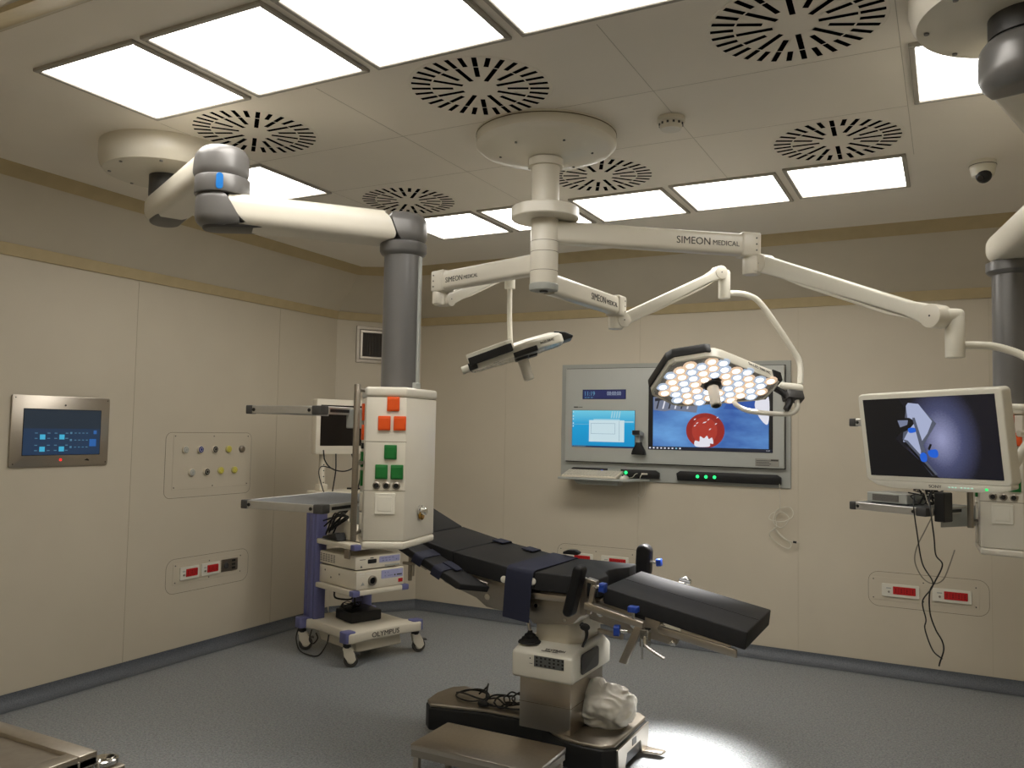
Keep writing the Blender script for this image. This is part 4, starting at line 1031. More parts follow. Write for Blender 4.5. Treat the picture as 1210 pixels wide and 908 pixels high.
# medical gas outlets
t = thing('gas_outlet_panel', 'wall plate with nine small round gas outlets in two rows on the left wall', 'gas outlets', (-4.87, 4.42, 1.4))
b = MB(F); b.prism(rrect(4.02, 4.83, 1.145, 1.615, .05), 0, .0012); pl = obj('wall_plate', b, WALL, t)
b = MB(); ring_outline(b, 4.02, 4.83, 1.145, 1.615, .05, .0025, .0016, F); obj('plate_joint', b, GROOVE, pl)
b = MB(F); b.prism(rrect(4.085, 4.805, 1.205, 1.60, .005), .001, .0035, .001, 1); ip = obj('inner_plate', b, WALL, pl)
b = MB(F)
for x in (4.10, 4.45, 4.79):
    for y in (1.22, 1.588): b.cyl((x, y, .003), (x, y, .0055), .0045, n=10)
obj('plate_screw', b, DGREY, ip)
for (x, y, m, lb) in ((4.185, 1.49, WHITE, 'white gas outlet'), (4.32, 1.49, BLUR, 'blue-ringed gas outlet'), (4.455, 1.49, BLACK, 'black-marked gas outlet'), (4.59, 1.49, YELL, 'yellow gas outlet'), (4.725, 1.49, STEELD, 'steel outlet'),
                      (4.25, 1.325, WHITE, 'white gas outlet'), (4.385, 1.325, BLACK, 'black-marked gas outlet'), (4.52, 1.33, YELL, 'yellow gas outlet'), (4.655, 1.33, YELL, 'yellow gas outlet')):
    c = F @ V((x, y, .003))
    body = STEELD if m is STEELD else (WARMW if m is not YELL else mat('pale_yellow_plastic', (212, 204, 140), .5))
    b = MB(); b.lathe([(.026, 0), (.026, .014), (.022, .018), (.012, .020), (.006, .014), (0, .014)], c, 28, (1, 0, 0)); o = obj('gas_outlet', b, body, t, label=lb)
    b = MB(); b.lathe([(.0232, .0168), (.0212, .0194), (.0180, .0206), (.0176, .0196)], c, 28, (1, 0, 0)); obj('colour_ring', b, m if m is not WHITE else LGREY, o)
    b = MB(); b.cyl(c + V((.0135, 0, 0)), c + V((.0145, 0, 0)), .0055, n=12); obj('outlet_hole', b, BLACK, o)

# touch control panel
t = thing('wall_touchscreen', 'steel-framed touch control panel with a glowing blue screen on the left wall', 'control panel', (-4.87, 3.24, 1.61))
b = MB(F); b.prism(rrect(2.92, 3.562, 1.40, 1.832, .012, 4), 0, .012, .002, 2); fr = obj('bezel', b, STEEL, t)
b = MB(F); b.prism(rrect(2.992, 3.502, 1.468, 1.752, .002, 2), .0115, .0135); sc_ = obj('touch_screen', b, BLACK, t)
E1 = emit('touch_blue', (28, 62, 98), .55); E2 = emit('touch_dark', (34, 54, 72), .5); E3 = emit('touch_cyan', (70, 195, 235), .7); E4 = emit('touch_mid', (40, 110, 190), .65); E5 = emit('touch_mark', (96, 150, 180), .6)
def lq(name, x0, x1, y0, y1, m, z, par=sc_):
    b = MB(F); b._add([(x0, y0, z), (x1, y0, z), (x1, y1, z), (x0, y1, z)], [[0, 1, 2, 3]]); return obj(name, b, m, par)
lq('screen_area', 2.996, 3.498, 1.472, 1.632, E1, .0140); lq('screen_header', 2.996, 3.498, 1.632, 1.748, E2, .0140)
for y in (1.492, 1.566):
    for x in (3.098, 3.222): lq('lit_key', x, x + .034, y, y + .030, E3, .0144)
    for x in (3.066, 3.145, 3.190, 3.262):
        for yy in (y + .004, y + .036): lq('key_mark', x, x + .018, yy, yy + .005, E5, .0144)
for y in (1.512, 1.556, 1.60):
    lq('slider_mark', 3.292, 3.306, y, y + .012, E5, .0144)
    for k in range(4): lq('slider_mark', 3.322 + .026 * k, 3.336 + .026 * k, y + .003, y + .008, E5, .0144)
lq('lit_tile', 3.425, 3.472, 1.522, 1.568, E4, .0144); lq('lit_tile', 3.452, 3.474, 1.60, 1.622, E4, .0144)
b = MB(); b.cyl(F @ V((3.238, 1.440, .011)), F @ V((3.238, 1.440, .0145)), .008, n=16); obj('alarm_light', b, emit('alarm_red', (255, 40, 40), 1.6), fr, label='red lit indicator')
b = MB(); b.cyl(F @ V((3.255, 1.777, .011)), F @ V((3.255, 1.777, .0135)), .006, n=14); obj('sensor', b, BLACK, fr)
b = MB(F); b.prism([(3.395, 1.434), (3.415, 1.445), (3.43, 1.436), (3.428, 1.430)], .011, .0135); obj('key_slot', b, BLACK, fr)
b = MB(F)
for x in (2.942, 3.545):
    for y in (1.42, 1.815): b.cyl((x, y, .0115), (x, y, .013), .004, n=10)
obj('bezel_screw', b, DGREY, fr)

# air return vent in the corner wall
d_ = V((.45, .69, 0)).normalized(); FC = frame((-4.87, 5.82, 0), d_, (0, 0, 1))
t = thing('wall_vent', 'square steel-framed air vent high on the angled corner wall', 'air vent', FC @ V((.37, 2.42, 0)))
x0, x1, y0, y1 = .18, .62, 2.265, 2.60
def vframe(name, x0, x1, y0, y1, w, z0, z1, m, par):
    b = MB(FC)
    for (a, c, e, f) in ((x0, x1, y0, y0 + w), (x0, x1, y1 - w, y1), (x0, x0 + w, y0 + w, y1 - w), (x1 - w, x1, y0 + w, y1 - w)): b.box(a, c, e, f, z0, z1, .002, 1)
    return obj(name, b, m, par)
vf = vframe('outer_frame', x0, x1, y0, y1, .032, 0, .012, STEELD, t)
vframe('inner_frame', x0 + .036, x1 - .036, y0 + .036, y1 - .036, .022, 0, .016, STEEL, t)
b = MB(FC); b.box(x0 + .004, x1 - .004, y0 + .004, y1 - .004, .0005, .004); obj('vent_back', b, mat('vent_dark', (52, 46, 38), .6), t)
b = MB(FC)
for k in range(12): b.box(x0 + .066 + .026 * k, x0 + .068 + .026 * k, y0 + .058, y1 - .058, .004, .010)
obj('grille', b, mat('vent_bar', (70, 62, 52), .5, .5), t)

# ------------------------------------------------------------------ endoscopy cart
n_, e_ = V((.954, -.30, 0)).normalized(), V((.30, .954, 0)).normalized()
CF = frame((-3.93, 5.05, 0), n_, e_)
t = thing('equipment_cart', 'white wheeled medical cart with lilac posts, behind the left supply boom', 'medical cart', (-3.93, 5.05, 0))
b = MB(CF); b.prism([(-.33, -.33), (-.20, -.27), (.20, -.27), (.33, -.34), (.36, -.30), (.34, -.15), (.34, .15), (.36, .30), (.33, .34), (.20, .27), (-.20, .27), (-.33, .33), (-.36, .28), (-.34, 0), (-.36, -.28)], .165, .235, .012, 3); base = obj('base', b, WARMW, t)
b = MB(CF); b.prism([(-.26, .165), (.24, .165), (.27, .075), (-.20, .075)], -.20, .20, .008, 1, PY)
obj('base_box', b, WARMW, base)
b = MB(); b.text('OLYMPUS', .050, CF @ frame((.3425, -.125, .183), (0, 1, 0), (0, 0, 1)), sx=1.12); obj('lettering', b, TEXT, base)
for (x, y) in ((.30, -.30), (.30, .30), (-.30, -.30), (-.30, .30)):
    b = MB(CF); b.prism(rrect(x - .045, x + .045, y - .045, y + .045, .02, 4), .17, .245, .010, 2); obj('corner_bumper', b, PURPLE, base)
    a = {(.30, -.30): .9, (.30, .30): 1.2, (-.30, -.30): 1.0, (-.30, .30): .4}[(x, y)]
    T = CF @ Matrix.Translation((x, y, 0)) @ Matrix.Rotation(a, 4, 'Z')
    b = MB(T); b.cyl((0, 0, .135), (0, 0, .17), .03, n=20); cs = obj('caster', b, BLACK, t)
    b = MB(T)
    for s in (-1, 1): b.prism([(-.028, .14), (.028, .14), (.055, .095), (.065, .055), (.045, .030), (.012, .035), (-.02, .08)], s * .022 - .0045, s * .022 + .0045, .003, 1, PY)
    b.box(-.03, .03, -.026, .026, .118, .140, .005, 2); obj('caster_fork', b, WARMW, cs)
    b = MB(T); b.lathe([(.025, -.014), (.046, -.014), (.0505, -.008), (.0505, .008), (.046, .014), (.025, .014)], (.028, 0, .0505), 32, (0, 1, 0)); obj('wheel', b, GREYRUB, cs)
    b = MB(T); b.cyl((.028, -.015, .0505), (.028, .015, .0505), .028, n=24, bev=.003); obj('wheel_hub', b, WARMW, cs)
    b = MB(T); b.prism([(.03, .105), (.085, .098), (.09, .086), (.03, .090)], -.02, .02, .003, 1, PY); obj('brake_pedal', b, DGREY, cs)
for s in (-1, 1):
    b = MB(CF)
    y0_ = .215 * s
    pr_ = [(-.36, -.045), (-.335, -.055), (-.325, -.040), (-.305, -.040), (-.295, -.055), (-.25, -.055), (-.24, -.040), (-.215, -.050), (-.205, -.03), (-.205, .045), (-.36, .045)]
    b.prism([(x, y0_ + (y if s < 0 else -y)) for x, y in pr_], .225, 1.14, .005, 2); obj('post', b, PURPLE, t, label='lilac upright post')
def cart_shelf(z, x0, x1, nm='shelf'):
    b = MB(CF); b.box(x0, x1, -.255, .225, z, z + .035, .006, 2); sh = obj(nm, b, WARMW, t)
    for y in (-.255, .225 - .055):
        b = MB(CF); b.box(x1 - .05, x1 + .006, y - .006 if y < 0 else y + .004, y + .055 if y < 0 else y + .065, z - .003, z + .038, .008, 2); obj('corner_bumper', b, PURPLE, sh)
    return sh
cart_shelf(.475, -.34, .29); cart_shelf(.80, -.34, .29)
b = MB(CF); b.prism(rrect(-.37, -.02, -.27, .29, .03), 1.14, 1.185, .008, 2); tp = obj('top_plate', b, WARMW, t)
b = MB(CF); b.cyl((-.08, -.272, 1.162), (-.08, -.31, 1.162), .018, n=16, bev=.003); obj('top_knob', b, BLACK, tp)
b = MB(CF); b.box(.18, .24, -.27, -.255, .735, .80, .003, 1); obj('side_bracket', b, STEELD, t)
b = MB(CF); b.box(-.20, .10, -.10, .12, .455, .476, .003, 1); obj('drawer_rail', b, DGREY, t)
b = MB(CF); b.cyl((-.26, -.20, 1.185), (-.26, -.20, 1.462), .026, n=24); mp_ = obj('monitor_post', b, WARMW, t)
b = MB(CF); b.box(-.295, -.225, -.235, -.165, 1.185, 1.235, .006, 2); obj('post_clamp', b, WARMW, mp_)
b = MB(CF)
for k in range(5): b.cyl((-.236, -.20, 1.25 + .045 * k), (-.233, -.20, 1.25 + .045 * k), .005, n=10)
obj('post_holes', b, BLACK, mp_)
# devices on the cart
def front_text_marks(b, x, ys, z, w, h):
    for y in ys: b.box(x - .001, x + .0012, y, y + w, z, z + h)
t2 = thing('light_source', 'large white endoscopy unit with round socket on the middle cart shelf', 'medical device', CF @ V((0, 0, .511)))
b = MB(CF); b.box(-.24, .265, -.225, .195, .515, .645, .006, 2); cs_ = obj('case', b, WARMW, t2)
b = MB(CF); b.prism([(-.225, .515), (.195, .515), (.195, .645), (-.225, .645)], .264, .278, .004, 2, PX); fp2 = obj('front_panel', b, WARMW, t2)
b = MB(CF); b.prism(rrect(-.01, .185, .575, .635, .006, 3), .277, .2795, 0, 1, PX); ca = obj('control_area', b, LILAC, fp2)
b = MB(CF)
for (y, z) in ((.02, .615), (.045, .615), (.02, .59), (.05, .59), (.065, .59), (.08, .59)): b.box(.279, .2802, y, y + .009, z, z + .006)
obj('soft_keys', b, mat('soft_key', (120, 122, 170), .5), ca)
b = MB(CF); b.box(.279, .2802, .13, .175, .588, .598); b.box(.279, .2802, .105, .118, .588, .598); obj('printed_marks', b, DGREY, ca)
C_ = CF @ V((.278, -.09, .572))
b = MB(); b.lathe([(.036, 0), (.036, .012), (.026, .016), (.022, .006), (0, .006)], C_, 28, n_); so = obj('scope_socket', b, STEELD, fp2)
b = MB(); b.lathe([(.0225, .0065), (0, .0065)], C_, 24, n_); obj('socket_hole', b, BLACK, so)
b = MB(CF); b.box(.277, .279, -.20, -.155, .622, .632); b.box(.277, .279, -.145, -.105, .622, .632); b.box(.277, .279, -.20, -.15, .608, .612); obj('printed_label', b, WHITE, fp2)
b = MB(CF); b.prism([(-.185, .545), (-.155, .545), (-.17, .568)], .277, .2792, 0, 1, PX); obj('printed_triangle', b, LGREY, fp2)
b = MB(CF); b.box(.277, .2795, .145, .185, .535, .562); obj('power_switch', b, RED, fp2, label='red power switch')
b = MB(CF)
for (x, z) in ((-.13, .61), (-.05, .565), (.06, .60)): b.cyl((x, -.2265, z), (x, -.224, z), .007, n=10)
obj('case_screw', b, DGREY, cs_)
b = MB(CF); b.box(-.22, .24, -.20, .17, .509, .516); obj('feet', b, BLACK, t2)
t2 = thing('video_processor', 'slim white endoscopy processor stacked on top of the larger unit on the cart', 'medical device', CF @ V((0, 0, .65)))
b = MB(CF); b.box(-.24, .25, -.225, .175, .655, .745, .006, 2); cs_ = obj('case', b, WARMW, t2)
b = MB(CF); b.prism([(-.225, .655), (.175, .655), (.175, .745), (-.225, .742)], .249, .262, .004, 2, PX); fp2 = obj('front_panel', b, WARMW, t2)
b = MB(CF); b.prism(rrect(-.02, .165, .69, .735, .005, 3), .261, .2635, 0, 1, PX); ca = obj('control_area', b, LILAC, fp2)
b = MB(CF)
for y in (.01, .04, .07, .13): b.box(.263, .2642, y, y + .010, .70, .707)
for y in (.0, .03, .06, .09): b.box(.263, .2642, y, y + .022, .718, .723)
obj('soft_keys', b, mat('soft_key', (120, 122, 170), .5), ca)
b = MB(CF); b.prism(rrect(-.12, -.045, .692, .722, .006, 3), .261, .2645, 0, 1, PX); obj('card_slot', b, BLACK, fp2)
b = MB(CF); b.box(.261, .2625, -.10, -.07, .728, .734); b.box(.261, .2625, -.19, -.14, .722, .726); b.prism([(-.185, .668), (-.165, .668), (-.175, .685)], .261, .2625, 0, 1, PX); obj('printed_marks', b, DGREY, fp2)
b = MB(CF); b.box(.261, .266, .03, .165, .660, .672, .002, 1); obj('front_handle', b, LGREY, fp2)
b = MB(CF)
for r in range(5):
    for k in range(6): b.box(-.20 + .035 * k, -.178 + .035 * k, -.2262, -.224, .675 + .012 * r, .680 + .012 * r)
obj('side_vents', b, DGREY, cs_)
b = MB(CF); b.box(-.22, .23, -.20, .15, .646, .656); obj('feet', b, BLACK, t2)
t2 = thing('control_unit', 'beige device with sloping front on the top cart shelf, half behind the boom head', 'medical device', CF @ V((.05, 0, .836)))
b = MB(CF); b.prism([(-.22, .842), (.22, .842), (.20, .90), (.05, .99), (-.22, .99)], -.16, .20, .008, 2, PY); ob = obj('case', b, WARMW, t2)
b = MB(CF); b.box(-.20, .19, -.14, .18, .836, .843); obj('feet', b, BLACK, t2)
t2 = thing('foot_pedal_box', 'black pedal box with coiled cables on the bottom plate of the cart', 'foot pedal', CF @ V((-.02, -.02, .236)))
b = MB(CF); b.prism([(-.14, -.12), (.10, -.14), (.12, .12), (-.13, .14)], .237, .315, .012, 2); obj('body', b, BLACK, t2)
b = MB(CF)
for k in range(5): b.tube([(-.05 + .06 * math.cos(a) + .01 * k, -.06 + .07 * math.sin(a), .325 + .008 * k + .01 * math.sin(3 * a + k)) for a in [2 * PI * q / 10 for q in range(10)]], .0035, 7, closed=True)
b.tube([(-.13, -.14, .44), (-.10, -.15, .40), (-.06, -.10, .385), (-.02, -.06, .39), (.0, -.05, .43), (.01, -.05, .36), (.0, -.06, .32)], .007, 8)
obj('coiled_cable', b, BLACK, t2)
t2 = thing('cart_monitor', 'white-framed monitor with a black screen on the cart post, behind the boom shelf', 'monitor', CF @ V((-.17, -.03, 1.50)))
MC_ = CF @ Matrix.Translation((-.22, -.045, 0))
b = MB(MC_); b.prism(rrect(-.262, .25, 1.465, 1.885, .015), -.03, .035, .008, 2, PX); obj('casing', b, WARMW, t2)
b = MB(MC_); b.prism(rrect(-.225, .215, 1.53, 1.84, .004, 2), .034, .0365, 0, 1, PX); obj('screen', b, SCREENOFF, t2)
b = MB(MC_); b.prism(rrect(-.20, .19, 1.50, 1.86, .02), -.075, -.029, .01, 2, PX); obj('rear_housing', b, WARMW, t2)
b = MB(CF)
b.tube([(-.15, -.26, 1.50), (-.14, -.25, 1.42), (-.12, -.20, 1.36), (-.10, -.10, 1.34), (-.10, .0, 1.38), (-.10, .06, 1.46)], .005, 8)
b.tube([(-.13, -.02, 1.47), (-.11, .0, 1.38), (-.10, -.01, 1.30), (-.10, -.03, 1.19)], .007, 8)
b.tube([(-.13, .10, 1.47), (-.10, .08, 1.38), (-.09, .04, 1.30), (-.10, .02, 1.19)], .005, 8)
b.tube([(-.13, .12, 1.47), (-.09, .13, 1.35), (-.08, .12, 1.25), (-.10, .11, 1.19)], .005, 8)
b.tube([(-.10, -.20, 1.36), (-.10, -.30, 1.38), (-.09, -.33, 1.33), (-.10, -.29, 1.22), (-.11, -.27, 1.19)], .004, 8)
b.tube([(-.15, -.15, 1.47), (-.13, -.16, 1.35), (-.12, -.18, 1.25), (-.12, -.19, 1.19)], .005, 8)
tag(obj('monitor_cables', b, BLACK, loc=CF @ V((-.12, 0, 1.19))), 'black cables looping down from the cart monitor to the cart top', 'cable')
b = MB(CF)
b.tube([(-.30, .06, 1.192), (-.2, .10, 1.195), (-.14, .15, 1.20), (-.10, .22, 1.22), (-.08, .27, 1.20), (-.05, .22, 1.194), (-.09, .12, 1.194)], .007, 8)
b.prism([(-.1, .05), (-.06, .02), (-.05, .10), (-.08, .12)], 1.187, 1.203, .004, 1)
tag(obj('light_cable', b, BLACK, loc=CF @ V((-.1, .1, 1.19))), 'black cable coiled on the white top plate of the cart', 'cable')
b = MB(CF)
b.tube([(-.33, -.31, .165), (-.30, -.35, .10), (-.22, -.37, .03), (-.12, -.36, .012), (-.02, -.33, .02), (.02, -.29, .10), (.0, -.26, .16)], .005, 8)
b.tube([(-.2, -.28, .165), (-.18, -.31, .10), (-.13, -.31, .08), (-.10, -.29, .12), (-.14, -.28, .15)], .005, 8)
tag(obj('power_cable', b, BLACK, loc=CF @ V((-.15, -.3, .1))), 'black cable hanging under the near side of the cart between its wheels', 'cable')
b = MB(CF)
rs = random.Random(5)
for k in range(7):
    b.tube([(-.16 + .10 * rs.random(), -.24 + .05 * rs.random(), .85 + .02 * k), (-.10 + .14 * rs.random(), -.235 + .05 * rs.random(), 1.0 + .03 * rs.random()), (.02 + .1 * rs.random(), -.24 + .05 * rs.random(), 1.02 + .05 * rs.random()), (.10 * rs.random(), -.23 + .04 * rs.random(), 1.005), (-.12, -.23 + .04 * rs.random(), .9)], .006, 8)
b.prism([(-.16, .842), (.06, .842), (.03, .90), (-.14, .86)], -.25, -.17, .005, 1, PY)
tag(obj('cable_bundle', b, BLACK, loc=CF @ V((0, -.15, .85))), 'heap of black cables on the top cart shelf under the boom shelf', 'cable')
bpy.context.view_layer.update()

# ------------------------------------------------------------------ operating table
t = thing('operating_table', 'black padded operating table on a steel column with a white housing', 'operating table', (-1.95, 4.06, 0))
YN, YF = 3.78, 4.33
def pad_xz(name, poly, y0, y1, bev, m=PAD, par=None, seg=3):
    b = MB(); b.prism(poly, y0, y1, bev, seg, PY); return obj(name, b, m, par or t, angle=40)
# foot plate
def waist(s):  # front edge y at x (mirrored about the centre line for the back)
    return s
fr_ = [(-2.60, 4.06), (-2.58, 3.93), (-2.52, 3.87), (-2.40, 3.90), (-2.22, 3.945), (-2.0, 3.955), (-1.86, 3.92), (-1.76, 3.84), (-1.68, 3.79), (-1.58, 3.775), (-1.47, 3.78), (-1.42, 3.83)]
bk_ = [(x, 8.12 - y) for x, y in fr_[::-1]][:-1]
plan = fr_ + bk_
def shrink(p, k): return [((x + 2.0) * k - 2.0, (y - 4.06) * k + 4.06) for x, y in p]
b = MB(); b.prism(plan, .035, .160, .012, 3); fb = obj('foot_skirt', b, BLACK, t)
b = MB(); b.prism(shrink(plan, .985), .158, .178, .008, 3); ft = obj('foot_plate', b, STEELD, t)
b = MB(); b.prism([(3.84, .03), (3.93, .03), (3.96, .10), (4.16, .10), (4.19, .03), (4.28, .03), (4.29, .155), (3.83, .155)], -1.422, -1.412, .002, 1, PX); ep = obj('end_plate', b, STEEL, fb)
b = MB(); b.box(-1.4125, -1.4105, 4.03, 4.09, .112, .145); obj('end_mark', b, DGREY, ep)
for (x, y) in ((-1.50, 3.86), (-1.50, 4.26), (-2.48, 3.95), (-2.48, 4.17)):
    b = MB(); b.lathe([(.03, 0), (.035, .006), (.03, .012), (.014, .016), (.014, .04)], (x, y, 0), 20); obj('foot', b, DGREY, fb)
b = MB(); b.prism([(-1.43, 4.20), (-1.32, 4.22), (-1.31, 4.27), (-1.43, 4.28)], .018, .034, .005, 2); obj('floor_pedal', b, STEELD, fb)
# column
b = MB(); b.box(-1.945, -1.66, 3.825, 4.25, .176, .46, .006, 2); co = obj('column', b, STEEL, t)
b = MB(); b.box(-1.9465, -1.6585, 3.8235, 4.2515, .305, .307); obj('column_seam', b, GROOVE, co)
b = MB(); b.prism([(3.78, .435), (4.29, .435), (4.29, .545), (4.20, .60), (3.90, .60), (3.78, .565)], -1.97, -1.632, .014, 3, PX); ho = obj('column_housing', b, WHITE, t)
b = MB(); b.prism(rrect(3.875, 4.10, .462, .565, .02), -1.633, -1.622, .006, 2, PX); obj('side_recess', b, DGREY, ho)
b = MB(); b.box(-1.875, -1.678, 3.778, 3.782, .500, .557); kp = obj('key_panel', b, WHITE, ho)
b = MB(); b.box(-1.842, -1.679, 3.7768, 3.779, .5015, .5555); obj('key_field', b, mat('keypad_grey', (92, 94, 92), .5), kp)
b = MB()
for r in range(3):
    for k in range(7):
        if (r, k) in ((1, 2), (0, 5)): continue
        x = -1.832 + .0235 * k; z = .507 + .017 * r
        b.box(x, x + .011, 3.7758, 3.7770, z, z + .009)
obj('keys', b, BLACK, kp)
b = MB(); b.box(-1.867, -1.861, 3.7765, 3.779, .535, .541); b.box(-1.868, -1.85, 3.7772, 3.779, .512, .514); obj('key_marks', b, DGREY, kp)
e1 = V((0, .12, .035)).normalized()
b = MB(); b.text('SKYTRON', .022, frame((-1.80, 3.812, .5795), (1, 0, 0), e1), sx=1.1, depth=.001)
for (x0, x1) in ((-1.815, -1.765), (-1.755, -1.725)): b.quad([V((x0, 3.800, .5765)), V((x1, 3.800, .5765)), V((x1, 3.806, .5783)), V((x0, 3.806, .5783))])
obj('lettering', b, TEXT, ho)
b = MB(); b.prism([(-1.895, 3.90), (-1.72, 3.90), (-1.66, 3.96), (-1.66, 4.22), (-1.895, 4.22)], .595, .735, .012, 2); ne = obj('column_neck', b, WARMW, t)
b = MB(); b.prism([(-1.86, 3.93), (-1.73, 3.93), (-1.69, 3.98), (-1.69, 4.19), (-1.86, 4.19)], .733, .78, .01, 2); obj('neck_top', b, STEELD, ne)
b = MB(); b.lathe([(.062, .0), (.058, .008), (.045, .012), (.042, .024), (.030, .030), (.028, .04), (.014, .048), (.012, .06)], (-1.915, 3.875, .590), 24); go = obj('gaiter', b, RUBBER, t)
b = MB(); b.cyl((-1.915, 3.875, .64), (-1.945, 3.875, .745), .010, n=16); obj('tilt_rod', b, CHROME, go)
# top frames
b = MB(); b.prism([(-1.93, .865), (-1.50, .865), (-1.50, .80), (-1.62, .76), (-1.66, .715), (-1.88, .695), (-1.93, .76)], 3.83, 4.28, .008, 2, PY); sf = obj('seat_frame', b, STEELD, t)
b = MB()
for (x, z) in ((-1.86, .79), (-1.56, .83), (-1.70, .735)): b.cyl((x, 3.832, z), (x, 3.824, z), .010, n=16)
obj('frame_bolt', b, CHROME, sf)
for y in (YN + .005, YF - .025):
    b = MB(); b.box(-1.88, -1.52, y, y + .02, .832, .862, .004, 2); obj('side_rail', b, STEEL, sf)
b = MB(); b.prism([(-1.93, .87), (-1.93, .80), (-2.05, .735), (-2.16, .745), (-2.22, .785), (-2.42, .845), (-2.52, .935), (-2.50, .985), (-2.2, .925)], 3.84, 4.27, .008, 2, PY); bf = obj('back_frame', b, STEELD, t)
b = MB(); b.cyl((-2.15, 3.842, .80), (-2.15, 3.834, .80), .016, n=20); b.cyl((-1.99, 3.842, .83), (-1.99, 3.832, .83), .012, n=20); obj('frame_bolt', b, CHROME, bf)
b = MB(); b.prism([(-2.52, .965), (-2.12, .885), (-2.12, .861), (-2.52, .941)], YN + .0, YN + .02, .003, 1, PY); obj('side_rail', b, STEEL, bf)
# leg frame: joint plates and rails sloping down to the right
def sl(x, z0=0.0): return .865 - .19 * (x + 1.48) + z0
b = MB(); b.prism([(-1.56, .845), (-1.56, .765), (-1.38, .725), (-1.22, .705), (-1.13, .69), (-1.12, .725), (-1.20, .745), (-1.20, sl(-1.2, -.005)), (-1.45, sl(-1.45, -.005))], 3.80, 3.86, .006, 2, PY); lf = obj('leg_frame', b, STEELD, t)
b = MB(); b.prism([(-1.56, .845), (-1.56, .765), (-1.38, .725), (-1.22, .705), (-1.13, .69), (-1.12, .725), (-1.20, .745), (-1.20, sl(-1.2, -.005)), (-1.45, sl(-1.45, -.005))], 4.25, 4.31, .006, 2, PY); obj('leg_frame_plate', b, STEELD, lf)
b = MB(); b.prism([(-1.30, sl(-1.30, -.004)), (-.86, sl(-.86, -.004)), (-.86, sl(-.86, -.022)), (-1.30, sl(-1.30, -.022))], 3.86, 4.25, .003, 1, PY); obj('leg_plate', b, STEELD, lf)
for y in (3.765, 4.325):
    b = MB(); b.prism([(-1.20, sl(-1.20, -.028)), (-.84, sl(-.84, -.020)), (-.84, sl(-.84, -.058)), (-1.20, sl(-1.20, -.062))], y, y + .02, .004, 2, PY); obj('side_rail', b, STEEL, lf)
    b = MB(); b.prism([(-1.10, sl(-1.1, -.0)), (-.87, sl(-.87, .0)), (-.87, sl(-.87, -.06)), (-1.10, sl(-1.1, -.06))], y + (.02 if y < 4 else -.02), y + (.04 if y < 4 else .0), .003, 1, PY); obj('rail_spacer', b, STEELD, lf)
for (x, z, r) in ((-1.50, .80, .018), (-1.40, .80, .022), (-1.33, .765, .016), (-1.19, .765, .020), (-1.14, .705, .014)):
    b = MB(); b.cyl((x, 3.802, z), (x, 3.792, z), r, n=20, bev=.002); obj('joint_bolt', b, CHROME, lf)
for (x, z) in ((-1.30, .80), (-1.07, .742)):
    b = MB(); b.box(x - .025, x + .025, 3.798, 3.803, z - .02, z + .02); obj('joint_slot', b, BLACK, lf)
b = MB(); b.tube([(-1.60, 3.80, .735), (-1.57, 3.79, .715), (-1.565, 3.785, .68), (-1.585, 3.785, .63)], lambda q: .012 - .006 * q, 12); b.sphere((-1.575, 3.79, .725), .026, (1, .6, .7)); obj('release_lever', b, BLACK, t)
b = MB(); b.prism([(-1.53, .715), (-1.40, .70), (-1.40, .675), (-1.53, .695)], 3.84, 3.86, .003, 1, PY); obj('lever_bar', b, STEEL, t)
# pads: each section bevelled, laid with a thin gap
LEG = [(-1.478, .930), (-.795, .803), (-.805, .722), (-1.478, .852)]
lp_ = pad_xz('leg_pad', LEG, YN, YF, .007)
b = MB(); b.prism([(-1.474, .9308), (-.80, .8055), (-.80, .8035), (-1.474, .9288)], 4.052, 4.056, 0, 1, PY); obj('pad_seam', b, BLACK, lp_)
sp_poly = [(-1.85, YN), (-1.505, YN), (-1.50, 3.90), (-1.545, 3.98), (-1.56, 4.055), (-1.545, 4.13), (-1.50, 4.21), (-1.505, YF), (-1.85, YF)]
b = MB(); b.prism(sp_poly, .875, .965, .007, 3); seatp = obj('seat_pad', b, PAD, t, angle=40)
back = [(-1.855, .965), (-2.0, .976), (-2.33, 1.028), (-2.33, .935), (-2.0, .886), (-1.855, .875)]
bp_ = pad_xz('back_pad', back, YN, YF, .007)
ub = [(-2.335, 1.030), (-2.605, 1.088), (-2.605, .995), (-2.335, .938)]
pad_xz('upper_back_pad', ub, YN, YF, .007)
hb = [(-2.61, 1.090), (-2.86, 1.205), (-2.89, 1.14), (-2.62, 1.01)]
pad_xz('head_pad', hb, YN + .08, YF, .007)
b = MB(); b.prism([(-2.45, .985), (-2.80, 1.135), (-2.80, 1.11), (-2.45, .955)], 3.90, 4.2, .004, 1, PY); obj('head_frame', b, STEELD, t)
